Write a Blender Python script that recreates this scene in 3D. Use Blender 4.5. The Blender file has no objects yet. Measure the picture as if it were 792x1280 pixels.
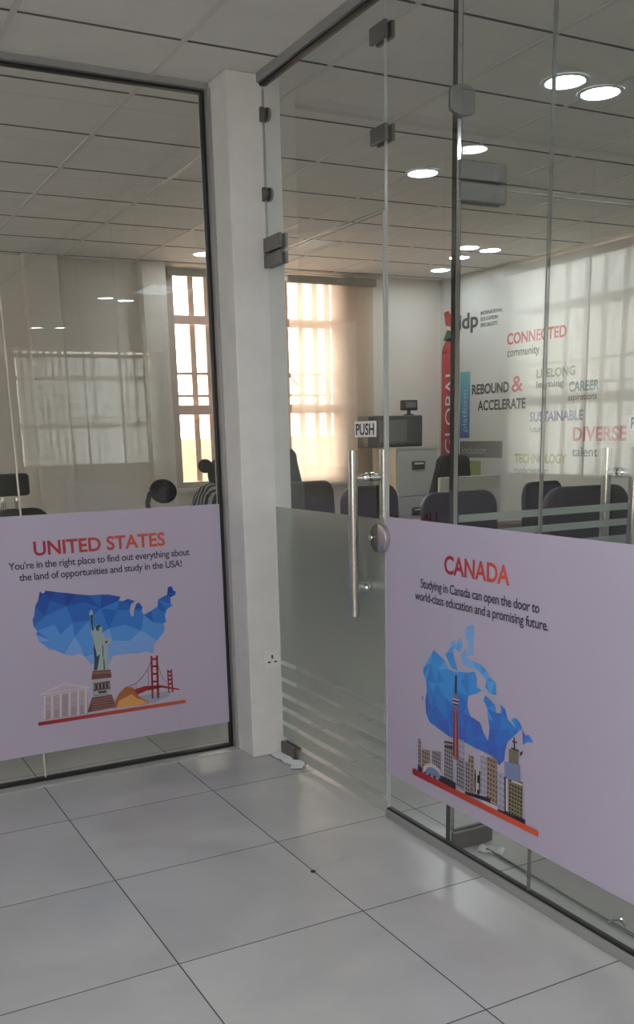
import bpy, bmesh, math, random
from math import sin, cos, pi, radians
from mathutils import Vector, Matrix
from mathutils.geometry import delaunay_2d_cdt, tessellate_polygon

random.seed(7)
scene = bpy.context.scene
COL = scene.collection

# ------------------------------------------------------------------ camera
FL, YAW, PITCH, ROLL = 1194.3529, 0.4816, -0.2377, -0.0262     # focal length in pixels of the 792x1280 frame
CAM = Vector((-0.7749, -3.5024, 1.4261))
PX, PY = 383.6356, 833.2234                                     # optical axis in the (cropped) frame
_f = Vector((sin(YAW) * cos(PITCH), cos(YAW) * cos(PITCH), sin(PITCH)))
_r = Vector((cos(YAW), -sin(YAW), 0))
_u = _r.cross(_f)
RT = _r * cos(ROLL) + _u * sin(ROLL)
UP = -_r * sin(ROLL) + _u * cos(ROLL)
FW = _f
cd = bpy.data.cameras.new('camera')
cam = bpy.data.objects.new('camera', cd)
COL.objects.link(cam)
m3 = Matrix((RT, UP, -FW)).transposed()
cam.matrix_world = Matrix.Translation(CAM) @ m3.to_4x4()
cd.sensor_fit = 'AUTO'
cd.sensor_width = 36
cd.lens = FL * 36 / 1280
cd.shift_x = (396 - PX) / 1280
cd.shift_y = (PY - 640) / 1280
cd.clip_start = 0.05
scene.camera = cam

# ------------------------------------------------------------------ world, daylight, exposure
scene.view_settings.view_transform = 'Standard'
scene.view_settings.look = 'None'
scene.view_settings.gamma = 1
scene.view_settings.use_curve_mapping = False
scene.view_settings.exposure = 0.0
scene.cycles.transparent_max_bounces = 40
scene.cycles.max_bounces = 10
scene.cycles.use_denoising = True
scene.cycles.sample_clamp_indirect = 6
w = bpy.data.worlds.new('world')
scene.world = w
w.use_nodes = True
bg = w.node_tree.nodes['Background']
bg.inputs[0].default_value = (1.0, 0.89, 0.78, 1)
bg.inputs[1].default_value = 11.5

def area_light(name, loc, rot, sx, sy, power, color):
    l = bpy.data.lights.new(name, 'AREA')
    l.shape = 'RECTANGLE'; l.size = sx; l.size_y = sy; l.energy = power; l.color = color
    o = bpy.data.objects.new(name, l); COL.objects.link(o)
    o.location = loc; o.rotation_euler = rot
    return o
# daylight lamps: the west one added to fill the hall, others boost window light
area_light('hall_west_fill', (-2.72, -6.5, 1.85), (0, radians(-90), 0), 1.6, 3.0, 14, (0.90, 0.95, 1.0))
area_light('side_room_daylight', (3.58, -11.75, 1.9), (radians(-90), 0, pi), 2.3, 1.8, 42, (0.95, 0.97, 1.0))
area_light('far_room_daylight', (-3.3, 2.55, 1.9), (0, radians(-90), 0), 1.8, 1.6, 28, (1.0, 0.97, 0.93))

# unseen lamps added at the hall ceiling to light the floor and column foot
area_light('hall_ceiling_fill', (-.524, -2.298, 2.80), (0, 0, 0), .58, .58, 23, (0.90, 0.95, 1.0))
area_light('hall_ceiling_fill', (-.524, -4.698, 2.80), (0, 0, 0), .58, .58, 23, (0.90, 0.95, 1.0))

# ------------------------------------------------------------------ helpers
def s2l(c):
    return tuple((v / 255 / 12.92) if v / 255 <= 0.04045 else ((v / 255 + 0.055) / 1.055) ** 2.4 for v in c)

def at(px, py, axis, val):
    """the point of the plane axis=val that the pixel looks at"""
    d = FW + RT * ((px - PX) / FL) - UP * ((py - PY) / FL)
    i = 'xyz'.index(axis)
    return CAM + d * ((val - CAM[i]) / d[i])

def mat(name, col, rough=0.5, metal=0.0, spec=0.5, noise=0.0, nscale=20, bump=0.0, emit=None, estr=0):
    m = bpy.data.materials.new(name); m.use_nodes = True
    nt = m.node_tree; b = nt.nodes['Principled BSDF']
    b.inputs['Base Color'].default_value = (*col, 1)
    b.inputs['Roughness'].default_value = rough
    b.inputs['Metallic'].default_value = metal
    b.inputs['Specular IOR Level'].default_value = spec
    if emit:
        b.inputs['Emission Color'].default_value = (*emit, 1)
        b.inputs['Emission Strength'].default_value = estr
    if noise or bump:
        tc = nt.nodes.new('ShaderNodeTexCoord')
        n = nt.nodes.new('ShaderNodeTexNoise'); n.inputs['Scale'].default_value = nscale; n.inputs['Detail'].default_value = 5
        nt.links.new(tc.outputs['Object'], n.inputs['Vector'])
        if noise:
            r = nt.nodes.new('ShaderNodeMapRange')
            r.inputs['From Min'].default_value = .3; r.inputs['From Max'].default_value = .7
            r.inputs['To Min'].default_value = 1 - noise; r.inputs['To Max'].default_value = 1 + noise
            nt.links.new(n.outputs['Fac'], r.inputs['Value'])
            mx = nt.nodes.new('ShaderNodeVectorMath'); mx.operation = 'SCALE'
            mx.inputs[0].default_value = col
            nt.links.new(r.outputs[0], mx.inputs['Scale'])
            nt.links.new(mx.outputs[0], b.inputs['Base Color'])
        if bump:
            bp = nt.nodes.new('ShaderNodeBump'); bp.inputs['Strength'].default_value = bump; bp.inputs['Distance'].default_value = .01
            nt.links.new(n.outputs['Fac'], bp.inputs['Height'])
            nt.links.new(bp.outputs[0], b.inputs['Normal'])
    return m

def grad_mat(name, axis, a, b_, ca, cb, rough=.5):
    """printed colour gradient from ca at coordinate a to cb at b_ along a world axis"""
    m = mat(name, ca, rough)
    nt = m.node_tree; b = nt.nodes['Principled BSDF']
    g = nt.nodes.new('ShaderNodeNewGeometry'); s = nt.nodes.new('ShaderNodeSeparateXYZ')
    nt.links.new(g.outputs['Position'], s.inputs[0])
    r = nt.nodes.new('ShaderNodeMapRange'); r.inputs['From Min'].default_value = a; r.inputs['From Max'].default_value = b_
    nt.links.new(s.outputs['xyz'.index(axis)], r.inputs['Value'])
    x = nt.nodes.new('ShaderNodeMix'); x.data_type = 'RGBA'
    x.inputs[6].default_value = (*ca, 1); x.inputs[7].default_value = (*cb, 1)
    nt.links.new(r.outputs[0], x.inputs[0]); nt.links.new(x.outputs[2], b.inputs['Base Color'])
    return m

def glass_mat(name, tint, gain=1.7):
    m = bpy.data.materials.new(name); m.use_nodes = True
    nt = m.node_tree; nt.nodes.clear()
    out = nt.nodes.new('ShaderNodeOutputMaterial')
    tr = nt.nodes.new('ShaderNodeBsdfTransparent'); tr.inputs[0].default_value = (*tint, 1)
    gl = nt.nodes.new('ShaderNodeBsdfGlossy'); gl.inputs['Roughness'].default_value = 0.0
    gl.inputs['Color'].default_value = (.96, 1, .98, 1)
    fr = nt.nodes.new('ShaderNodeFresnel'); fr.inputs['IOR'].default_value = 1.5
    ge = nt.nodes.new('ShaderNodeNewGeometry')
    inv = nt.nodes.new('ShaderNodeMath'); inv.operation = 'SUBTRACT'; inv.inputs[0].default_value = 1
    nt.links.new(ge.outputs['Backfacing'], inv.inputs[1])
    k = nt.nodes.new('ShaderNodeMath'); k.operation = 'MULTIPLY'
    nt.links.new(fr.outputs[0], k.inputs[0]); nt.links.new(inv.outputs[0], k.inputs[1])
    k2 = nt.nodes.new('ShaderNodeMath'); k2.operation = 'MULTIPLY'; k2.inputs[1].default_value = gain; k2.use_clamp = True
    nt.links.new(k.outputs[0], k2.inputs[0])
    mx = nt.nodes.new('ShaderNodeMixShader')
    nt.links.new(k2.outputs[0], mx.inputs[0]); nt.links.new(tr.outputs[0], mx.inputs[1]); nt.links.new(gl.outputs[0], mx.inputs[2])
    nt.links.new(mx.outputs[0], out.inputs[0])
    return m

def film_mat(name, col, parts):
    """parts: transparent, blurred refraction, translucent, diffuse weights"""
    m = bpy.data.materials.new(name); m.use_nodes = True
    nt = m.node_tree; nt.nodes.clear()
    out = nt.nodes.new('ShaderNodeOutputMaterial')
    sh = []
    t = nt.nodes.new('ShaderNodeBsdfTransparent'); t.inputs[0].default_value = (.9, .94, .92, 1); sh.append(t)
    r = nt.nodes.new('ShaderNodeBsdfRefraction'); r.inputs['IOR'].default_value = 1.3; r.inputs['Roughness'].default_value = .37
    r.inputs[0].default_value = (.99, 1.0, .98, 1); sh.append(r)
    l = nt.nodes.new('ShaderNodeBsdfTranslucent'); l.inputs[0].default_value = (*col, 1); sh.append(l)
    d = nt.nodes.new('ShaderNodeBsdfDiffuse'); d.inputs[0].default_value = (*col, 1); sh.append(d)
    cur, tot = None, 0
    for s_, wgt in zip(sh, parts):
        if wgt <= 0: continue
        if cur is None: cur, tot = s_, wgt; continue
        mx = nt.nodes.new('ShaderNodeMixShader'); tot += wgt
        mx.inputs[0].default_value = wgt / tot
        nt.links.new(cur.outputs[0], mx.inputs[1]); nt.links.new(s_.outputs[0], mx.inputs[2])
        cur = mx
    nt.links.new(cur.outputs[0], out.inputs[0])
    return m

class MB:
    def __init__(s): s.bm = bmesh.new()
    def box(s, x0, x1, y0, y1, z0, z1, bev=0, seg=2, rot=None):
        b = bmesh.new()
        bmesh.ops.create_cube(b, size=1)
        for v in b.verts:
            v.co = Vector(((x0 + x1) / 2 + v.co.x * abs(x1 - x0), (y0 + y1) / 2 + v.co.y * abs(y1 - y0), (z0 + z1) / 2 + v.co.z * abs(z1 - z0)))
        if bev: bmesh.ops.bevel(b, geom=b.edges[:], offset=bev, segments=seg, affect='EDGES', profile=.6)
        return s._add(b, rot)
    def _add(s, b, M=None):
        if M is not None: bmesh.ops.transform(b, matrix=M, verts=b.verts[:])
        me = bpy.data.meshes.new('tmp'); b.to_mesh(me); b.free()
        s.bm.from_mesh(me); bpy.data.meshes.remove(me)
        return s
    def cyl(s, p0, p1, r0, r1=None, n=20, bev=0):
        p0, p1 = Vector(p0), Vector(p1); r1 = r0 if r1 is None else r1
        b = bmesh.new(); d = p1 - p0
        bmesh.ops.create_cone(b, cap_ends=True, segments=n, radius1=r0, radius2=r1, depth=d.length)
        if bev:
            es = [e for e in b.edges if len(e.link_faces) == 2 and any(len(f.verts) > 4 for f in e.link_faces)]
            bmesh.ops.bevel(b, geom=es, offset=bev, segments=2, affect='EDGES')
        return s._add(b, Matrix.Translation((p0 + p1) / 2) @ d.to_track_quat('Z', 'Y').to_matrix().to_4x4())
    def tube(s, pts, r, n=8, cap=True):
        pts = [Vector(p) for p in pts]; rs = r if isinstance(r, (list, tuple)) else [r] * len(pts)
        b = bmesh.new(); rings = []; ref = None
        for i, p in enumerate(pts):
            t = (pts[min(i + 1, len(pts) - 1)] - pts[max(i - 1, 0)]).normalized()
            if ref is None: ref = t.orthogonal().normalized()
            a = (ref - t * ref.dot(t)).normalized(); ref = a; c = t.cross(a)
            rings.append([b.verts.new(p + (a * cos(2 * pi * k / n) + c * sin(2 * pi * k / n)) * rs[i]) for k in range(n)])
        for A, B in zip(rings, rings[1:]):
            for k in range(n): b.faces.new((A[k], A[(k + 1) % n], B[(k + 1) % n], B[k]))
        if cap: b.faces.new(rings[0][::-1]); b.faces.new(rings[-1])
        return s._add(b)
    def ball(s, c, rx, ry=None, rz=None, n=24):
        b = bmesh.new(); bmesh.ops.create_uvsphere(b, u_segments=n, v_segments=n // 2, radius=1)
        return s._add(b, Matrix.Translation(c) @ Matrix.Diagonal((rx, ry or rx, rz or rx, 1)))
    def slab(s, outline, origin, U, V, N, th, bev=0):
        """outline (u,v) extruded along N by th from origin"""
        b = bmesh.new(); O, U, V, N = Vector(origin), Vector(U), Vector(V), Vector(N)
        vs = [b.verts.new(O + U * p[0] + V * p[1]) for p in outline]
        f = b.faces.new(vs)
        if th:
            g = bmesh.ops.extrude_face_region(b, geom=[f])
            bmesh.ops.translate(b, vec=N * th, verts=[e for e in g['geom'] if isinstance(e, bmesh.types.BMVert)])
        bmesh.ops.recalc_face_normals(b, faces=b.faces[:])
        if bev:
            caps = [f for f in b.faces if len(f.verts) > 4]
            es = list({e for f in caps for e in f.edges})
            bmesh.ops.bevel(b, geom=es, offset=bev, segments=3, affect='EDGES', profile=.5)
        return s._add(b)
    def poly(s, pts):
        b = bmesh.new(); vs = [b.verts.new(Vector(p)) for p in pts]
        for t in tessellate_polygon([[Vector(p) for p in pts]]):
            try: b.faces.new([vs[i] for i in t])
            except ValueError: pass
        return s._add(b)
    def obj(s, name, material, parent=None, world=True, smooth=False):
        bmesh.ops.recalc_face_normals(s.bm, faces=s.bm.faces[:])
        me = bpy.data.meshes.new(name); s.bm.to_mesh(me); s.bm.free()
        o = bpy.data.objects.new(name, me); COL.objects.link(o)
        for mm in (material if isinstance(material, list) else [material]): me.materials.append(mm)
        if smooth:
            for p in me.polygons: p.use_smooth = True
            try: me.set_sharp_from_angle(angle=radians(40))
            except Exception: pass
        if parent:
            o.parent = parent
            if world:
                base = parent.location + (parent.parent.location if parent.parent else Vector())
                me.transform(Matrix.Translation(-base))
        return o

def rrect(wd, ht, r, n=6, r2=None):
    """rounded rectangle outline centred at origin; r2 = bottom corner radius"""
    r2 = r if r2 is None else r2; o = []
    for cx, cy, a0, rr in ((1, 1, 0, r), (-1, 1, 90, r), (-1, -1, 180, r2), (1, -1, 270, r2)):
        for k in range(n + 1):
            a = radians(a0 + 90 * k / n)
            o.append((cx * (wd / 2 - rr) + rr * cos(a), cy * (ht / 2 - rr) + rr * sin(a)))
    return o

def empty(name, loc, rz=0):
    o = bpy.data.objects.new(name, None); COL.objects.link(o)
    o.empty_display_size = .05; o.location = loc; o.rotation_euler = (0, 0, rz)
    return o
def tag(o, label, cat, group=None):
    o['label'] = label; o['category'] = cat
    if group: o['group'] = group
    return o
def struct(o): o['kind'] = 'structure'; return o
def copy_tree(o, parent=None):
    c = o.copy(); COL.objects.link(c); c.parent = parent
    for ch in list(o.children): copy_tree(ch, c)
    return c

def text(name, s, parent, material, O, U, V, width, cap, bold=0.0, spacing=1.0):
    cu = bpy.data.curves.new('txt', 'FONT'); cu.body = s; cu.size = 1; cu.offset = bold; cu.resolution_u = 4; cu.space_character = spacing
    t = bpy.data.objects.new('txt', cu); COL.objects.link(t)
    dg = bpy.context.evaluated_depsgraph_get(); dg.update()
    me = bpy.data.meshes.new_from_object(t.evaluated_get(dg))
    bpy.data.objects.remove(t); bpy.data.curves.remove(cu)
    xs = [v.co.x for v in me.vertices]; x0, x1 = min(xs), max(xs)
    O, U, V = Vector(O), Vector(U), Vector(V)
    k = cap / .727; base = parent.location + (parent.parent.location if parent.parent else Vector())
    for v in me.vertices:
        v.co = O + U * ((v.co.x - x0) / (x1 - x0) * width) + V * (v.co.y * k) - base
    me.name = name; me.materials.clear(); me.materials.append(material)
    o = bpy.data.objects.new(name, me); COL.objects.link(o); o.parent = parent
    return o

# ------------------------------------------------------------------ materials
M_wall = mat('wall_paint', (.70, .65, .59), .6, noise=.03, nscale=3)
M_wallg = mat('gloss_wall_paint', (.62, .62, .60), .35, noise=.02, nscale=3)
M_col = mat('column_paint', (.74, .74, .745), .42, noise=.05, nscale=7, bump=.08)
M_ceil = mat('ceiling_tile', (.80, .775, .75), .8, noise=.03, nscale=6)
M_tbar = mat('ceiling_bar', (.70, .68, .65), .5)
M_tdark = mat('ceiling_joint_shade', (.12, .115, .11), .7)  # dark colour stands for shade in the ceiling gaps
M_alu = mat('grey_aluminium', (.40, .41, .41), .38, .5)
M_alul = mat('pale_aluminium', (.52, .54, .54), .35, .4)
M_black = mat('black_gasket', (.012, .012, .012), .5)
M_steel = mat('brushed_steel', (.60, .59, .57), .22, 1.0)
M_patch = mat('satin_fitting', (.20, .195, .19), .4, .8)
M_bronze = mat('dark_fitting', (.16, .145, .135), .4, .6)
M_chrome = mat('chrome', (.75, .75, .74), .08, 1.0)
M_glass = glass_mat('clear_glass', (.965, .972, .963), 1.7)
M_glassin = glass_mat('inner_clear_glass', (.965, .972, .963), 1.0)
M_glassedge = mat('glass_edge', (.47, .51, .50), .15)
M_seal = mat('clear_edge_seal', (.50, .49, .50), .2)
M_frost = film_mat('frosted_film', (.76, .80, .76), (0, .80, .12, .08))
M_frostb = film_mat('frosted_band', (.50, .58, .54), (.42, .0, .25, .33))
M_poster = mat('lilac_print', (.48, .44, .58), .42, noise=.025, nscale=1.6)
M_ink = mat('dark_print', (.022, .016, .035), .45)
M_leather = mat('black_leather', (.008, .0075, .008), .5, spec=.3, bump=.06, nscale=120)
M_plastic = mat('black_plastic', (.012, .012, .013), .45)
M_fabric = mat('black_fabric', (.012, .012, .014), .85, bump=.1, nscale=200)
M_white = mat('white_plastic', (.80, .80, .79), .35)
M_paper = mat('white_paper', (.80, .83, .86), .7)
M_cabf = mat('grey_painted_metal', (.47, .49, .47), .4)
M_cabs = mat('beige_painted_metal', (.62, .54, .44), .45)
M_cream = mat('cream_plastic', (.60, .60, .53), .5)
M_wood = mat('desk_laminate', (.42, .36, .30), .4, noise=.1, nscale=4)
M_peach = mat('peach_window_frame', (.66, .46, .38), .5)
M_frame = mat('window_frame', (.50, .42, .36), .5)
M_cass = mat('blind_cassette', (.22, .21, .17), .5)
M_grille = mat('window_grille', (.42, .30, .24), .5)

def floor_mat():
    m = mat('porcelain_tile', (.4, .4, .4), .1)
    nt = m.node_tree; b = nt.nodes['Principled BSDF']; L = nt.links.new
    g = nt.nodes.new('ShaderNodeNewGeometry'); s = nt.nodes.new('ShaderNodeSeparateXYZ'); L(g.outputs['Position'], s.inputs[0])
    masks, cells = [], []
    for i in (0, 1):
        d = nt.nodes.new('ShaderNodeMath'); d.operation = 'DIVIDE'; d.inputs[1].default_value = .6; L(s.outputs[i], d.inputs[0])
        fl = nt.nodes.new('ShaderNodeMath'); fl.operation = 'FLOOR'; L(d.outputs[0], fl.inputs[0]); cells.append(fl)
        p = nt.nodes.new('ShaderNodeMath'); p.operation = 'PINGPONG'; p.inputs[1].default_value = .5; L(d.outputs[0], p.inputs[0])
        c = nt.nodes.new('ShaderNodeMath'); c.operation = 'LESS_THAN'; c.inputs[1].default_value = .0032; L(p.outputs[0], c.inputs[0]); masks.append(c)
    gm = nt.nodes.new('ShaderNodeMath'); gm.operation = 'MAXIMUM'; L(masks[0].outputs[0], gm.inputs[0]); L(masks[1].outputs[0], gm.inputs[1])
    cv = nt.nodes.new('ShaderNodeCombineXYZ'); L(cells[0].outputs[0], cv.inputs[0]); L(cells[1].outputs[0], cv.inputs[1])
    wn = nt.nodes.new('ShaderNodeTexWhiteNoise'); L(cv.outputs[0], wn.inputs['Vector'])
    off = nt.nodes.new('ShaderNodeVectorMath'); off.operation = 'SCALE'; off.inputs['Scale'].default_value = 7; L(wn.outputs['Color'], off.inputs[0])
    ad = nt.nodes.new('ShaderNodeVectorMath'); L(g.outputs['Position'], ad.inputs[0]); L(off.outputs[0], ad.inputs[1])
    n1 = nt.nodes.new('ShaderNodeTexNoise'); n1.inputs['Scale'].default_value = 2.4; n1.inputs['Detail'].default_value = 6; n1.inputs['Distortion'].default_value = .6; L(ad.outputs[0], n1.inputs['Vector'])
    cr = nt.nodes.new('ShaderNodeValToRGB'); L(n1.outputs['Fac'], cr.inputs[0])
    cr.color_ramp.elements[0].position = .3; cr.color_ramp.elements[0].color = (.43, .44, .445, 1)
    cr.color_ramp.elements[1].position = .72; cr.color_ramp.elements[1].color = (.53, .54, .54, 1)
    mx = nt.nodes.new('ShaderNodeMix'); mx.data_type = 'RGBA'; L(gm.outputs[0], mx.inputs[0]); L(cr.outputs[0], mx.inputs[6]); mx.inputs[7].default_value = (.045, .045, .045, 1)
    L(mx.outputs[2], b.inputs['Base Color'])
    rr = nt.nodes.new('ShaderNodeMapRange'); L(gm.outputs[0], rr.inputs['Value']); rr.inputs['To Min'].default_value = .24; rr.inputs['To Max'].default_value = .8
    L(rr.outputs[0], b.inputs['Roughness'])
    return m
M_floor = floor_mat()

def blind_mat(name, ct, cl, cdf):
    m = bpy.data.materials.new(name); m.use_nodes = True
    nt = m.node_tree; nt.nodes.clear(); out = nt.nodes.new('ShaderNodeOutputMaterial')
    t = nt.nodes.new('ShaderNodeBsdfTransparent'); t.inputs[0].default_value = (*ct, 1)
    l = nt.nodes.new('ShaderNodeBsdfTranslucent'); l.inputs[0].default_value = (*cl, 1)
    d = nt.nodes.new('ShaderNodeBsdfDiffuse'); d.inputs[0].default_value = (*cdf, 1)
    a = nt.nodes.new('ShaderNodeMixShader'); a.inputs[0].default_value = .25
    b = nt.nodes.new('ShaderNodeMixShader'); b.inputs[0].default_value = .55
    nt.links.new(l.outputs[0], a.inputs[1]); nt.links.new(d.outputs[0], a.inputs[2])
    nt.links.new(t.outputs[0], b.inputs[1]); nt.links.new(a.outputs[0], b.inputs[2])
    nt.links.new(b.outputs[0], out.inputs[0])
    return m
M_blind = blind_mat('sheer_peach_blind', (.95, .90, .84), (.98, .90, .83), (.70, .62, .55))
M_blindw = blind_mat('sheer_white_blind', (.86, .90, .94), (.84, .88, .92), (.66, .66, .66))

# ------------------------------------------------------------------ room shell
XW, XE, YS, YN, H = -2.76, 4.9, -11.2, 4.42, 2.815
struct(MB().box(XW - .2, XE + .2, YS - .2, YN + .2, -.12, 0).obj('floor', M_floor))

# ceiling: tiles with T-bars along y and dark strips along x painting the joints' shade
ceil = struct(MB().box(XW - .2, XE + .2, YS - .2, YN + .2, H, H + .1).obj('ceiling', M_ceil))
mb = MB(); md = MB()
k = -6
while .676 + .6 * k < XE:
    x = .676 + .6 * k
    if x > XW: mb.box(x - .011, x + .011, YS, YN, H - .004, H + .001)
    k += 1
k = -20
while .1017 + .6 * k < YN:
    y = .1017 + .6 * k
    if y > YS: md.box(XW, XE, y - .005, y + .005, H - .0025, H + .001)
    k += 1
mb.obj('ceiling_grid_bar', M_tbar, ceil); md.obj('ceiling_joint_shade', M_tdark, ceil)

def wall_with_holes(name, axis, pos, th, a0, a1, holes, material):
    """axis 'x': wall lies at x=pos..pos+th and runs along y; holes (b0,b1,z0,z1)"""
    m = MB()
    def seg(b0, b1, z0, z1):
        if b1 - b0 < 1e-4 or z1 - z0 < 1e-4: return
        lo, hi = min(pos, pos + th), max(pos, pos + th)
        if axis == 'x': m.box(lo, hi, b0, b1, z0, z1)
        else: m.box(b0, b1, lo, hi, z0, z1)
    cur = a0
    for b0, b1, z0, z1 in sorted(holes):
        seg(cur, b0, 0, H); seg(b0, b1, 0, z0); seg(b0, b1, z1, H); cur = b1
    seg(cur, a1, 0, H)
    return struct(m.obj(name, material))
WN = (2.15, 3.95, 1.005, 2.812)
WS = (2.42, 4.75, 1.005, 2.812)
WW = (1.75, 3.35, 1.005, 2.812)
wall_with_holes('wall_north', 'y', YN, .2, XW - .2, XE + .2, [WN], M_wall)
wall_with_holes('wall_south', 'y', YS, -.2, XW - .2, XE + .2, [WS], M_wall)
wall_with_holes('wall_west', 'x', XW, -.2, YS, YN, [(-8.0, -5.0, 1.0, 2.7), WW], M_wall)
struct(MB().box(XE, XE + .2, YS, YN, 0, H).obj('wall_east', M_wallg))

# pilasters of the north wall
for i, (a, b) in enumerate((((28, 314), (71, 314)), ((176, 323), (206, 325)))):
    x0 = at(*a, 'y', YN - .12).x; x1 = at(*b, 'y', YN - .12).x
    struct(MB().box(x0, x1, YN - .12, YN + .01, 0, H, .006).obj('trim_%d' % (i + 1), M_wall))
struct(MB().box(XW, XE, YN - .014, YN + .01, 0, .09, .003).obj('baseboard_north', M_wallg))
struct(MB().box(XE - .014, XE + .01, YS, YN - .02, 0, .09, .003).obj('baseboard_east', M_wallg))

# free-standing column where the two glass partitions meet
CX0, CX1, CY0, CY1 = .918, 1.152, .29, .585
struct(MB().box(CX0, CX1, CY0, CY1, 0, H, .007, 2).obj('trim_column', M_col))

# ------------------------------------------------------------------ exterior windows
def ext_window(n, axis, pos, hole, sgn, bars, bar_w=.03, solid=None):
    """frame, glass, rails and the security grille outside; axis = the wall's normal axis; sgn = outward"""
    b0, b1, z0, z1 = hole
    def bx(m, p0, p1, a0, a1, c0, c1):
        lo, hi = min(pos + sgn * p0, pos + sgn * p1), max(pos + sgn * p0, pos + sgn * p1)
        if axis == 'y': m.box(a0, a1, lo, hi, c0, c1)
        else: m.box(lo, hi, a0, a1, c0, c1)
    f = MB()
    bx(f, .04, .10, b0, b0 + .075, z0, z1); bx(f, .04, .10, b1 - .06, b1, z0, z1)
    bx(f, .041, .099, b0 + .07, b1 - .05, z0, z0 + .05); bx(f, .041, .099, b0 + .07, b1 - .05, z1 - .008, z1)
    r = struct(f.obj('window_%d' % n, M_frame))
    q = MB()
    for c0, c1 in ((2.36, 2.43), (1.62, 1.70)): bx(q, .045, .095, b0 + .07, b1 - .05, c0, c1)
    if solid: bx(q, .043, .097, solid[0], solid[1], z0 + .04, z1 - .02)
    q.obj('sash_rail', M_peach, r)
    g = MB(); bx(g, .066, .072, b0 + .07, b1 - .05, z0 + .04, z1 - .02); g.obj('pane', M_glass, r)
    gr = MB()
    for b in bars: bx(gr, .13, .15, b - bar_w / 2, b + bar_w / 2, z0, z1)
    for z in (1.965, 1.78): bx(gr, .128, .152, b0, b1, z - .012, z + .012)
    gr.obj('security_grille', M_grille, r)
    s_ = MB(); bx(s_, -.03, .04, b0 - .03, b1 + .03, z0 - .03, z0); s_.obj('window_sill', M_wallg, r)
    return r
wn = ext_window(1, 'y', YN, WN, 1, [2.415, 2.56, 2.71, 2.86, 3.01, 3.16, 3.31, 3.46, 3.61, 3.735], .05, (3.76, 3.93))
lat = MB(); lat.tube([(3.33, YN + .14, 1.965), (3.49, YN + .14, 1.79)], .012, 6); lat.obj('lattice_bar', M_grille, wn)
ext_window(2, 'y', YS, WS, -1, [2.62, 2.74, 2.88, 2.98, 3.1, 3.22, 3.32, 3.75, 4.2, 4.3, 4.45], .05)
ext_window(3, 'x', XW, WW, -1, [1.97, 2.2, 2.42, 2.62, 2.84, 3.05], .04)
def added_window(n, axis, pos, hole, sgn):
    b0, b1, z0, z1 = hole; m = MB()
    def bx(p0, p1, a0, a1, c0, c1):
        lo, hi = min(pos + sgn * p0, pos + sgn * p1), max(pos + sgn * p0, pos + sgn * p1)
        if axis == 'y': m.box(a0, a1, lo, hi, c0, c1)
        else: m.box(lo, hi, a0, a1, c0, c1)
    for k in range(4):
        c = b0 + (b1 - b0 - .05) * k / 3; bx(.04, .1, c, c + .05, z0, z1)
    bx(.041, .099, b0, b1, z0, z0 + .05); bx(.041, .099, b0, b1, z1 - .05, z1)
    return struct(m.obj('window_%d' % n, M_frame))
added_window(4, 'x', XW, (-8.0, -5.0, 1.0, 2.7), -1)  # unseen hall window, added to go with the west fill lamp

# roller blinds
def roller(axis, pos, sgn, b0, b1, zc, zbot, label, light_top=True):
    """sgn points into the room"""
    mid = (b0 + b1) / 2
    root = empty('roller_blind', (mid, pos + sgn * .04, zbot) if axis == 'y' else (pos + sgn * .04, mid, zbot))
    def bx(m, p0, p1, a0, a1, c0, c1, bev=0):
        lo, hi = min(pos + sgn * p0, pos + sgn * p1), max(pos + sgn * p0, pos + sgn * p1)
        if axis == 'y': m.box(a0, a1, lo, hi, c0, c1, bev)
        else: m.box(lo, hi, a0, a1, c0, c1, bev)
        return m
    bx(MB(), .012, .075, b0, b1, zc, zc + .062, .008).obj('cassette', M_cass, root)
    if zbot < zc - .1:
        bx(MB(), .039, .0405, b0 + .02, b1 - .02, zbot, zc + .01).obj('blind_fabric', M_blind if axis == 'y' and sgn < 0 else M_blindw, root)
        bx(MB(), .030, .050, b0 + .02, b1 - .02, zbot - .02, zbot + .005, .004).obj('bottom_bar', M_alul, root)
    return tag(root, label, 'blind', 'roller blinds at the windows')
roller('y', YN, -1, 2.14, 3.18, 2.722, 2.70, 'dark rolled-up blind cassette above the bare window left of the white column')
roller('y', YN, -1, 3.24, 4.14, 2.718, .98, 'sheer peach roller blind lowered over the window behind the push door')
roller('y', YS, 1, 2.48, 4.80, 2.70, 1.05, 'sheer roller blind seen only as a reflection in the left glass pane')
roller('x', XW, 1, 1.72, 3.40, 2.70, 1.05, 'sheer roller blind seen only as a reflection right of the lettered wall')

# outside: ground and the neighbour's low cream wall
M_out = mat('cream_render', (.26, .20, .145), .9, noise=.05, nscale=1)
o = MB().box(-6, 14, 9.0, 9.3, -1.5, 1.42, .02).obj('boundary_wall', M_out)
tag(o, 'sunlit cream boundary wall outside, behind the far windows', 'wall')
struct(MB().box(-30, 30, -40, 40, -1.7, -1.5).obj('ground', mat('outdoor_ground', (.5, .45, .38), .9)))

# ------------------------------------------------------------------ left glass partition (plane y = .49 .. .50)
GY = .492
fr = MB()
fr.box(XW, CX0, GY - .03, GY + .04, H - .024, H + .002)                                  # head channel
fr.box(CX0 - .014, CX0, GY - .045, GY + .05, 0, H - .024)                               # jamb beside the column
fr = struct(fr.obj('trim_3', M_alu))
g = MB(); g.box(XW, CX0 - .012, GY - .007, GY + .019, H - .034, H - .0235); g.box(CX0 - .024, CX0 - .013, GY - .010, GY + .022, .0, H - .03)
g.box(XW, CX0 - .013, GY - .012, GY + .024, 0, .017); g.obj('gasket', M_black, fr)
struct(MB().box(XW, CX0, .418, GY - .012, 0, .005, .001).obj('trim_4', M_alul))

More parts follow.
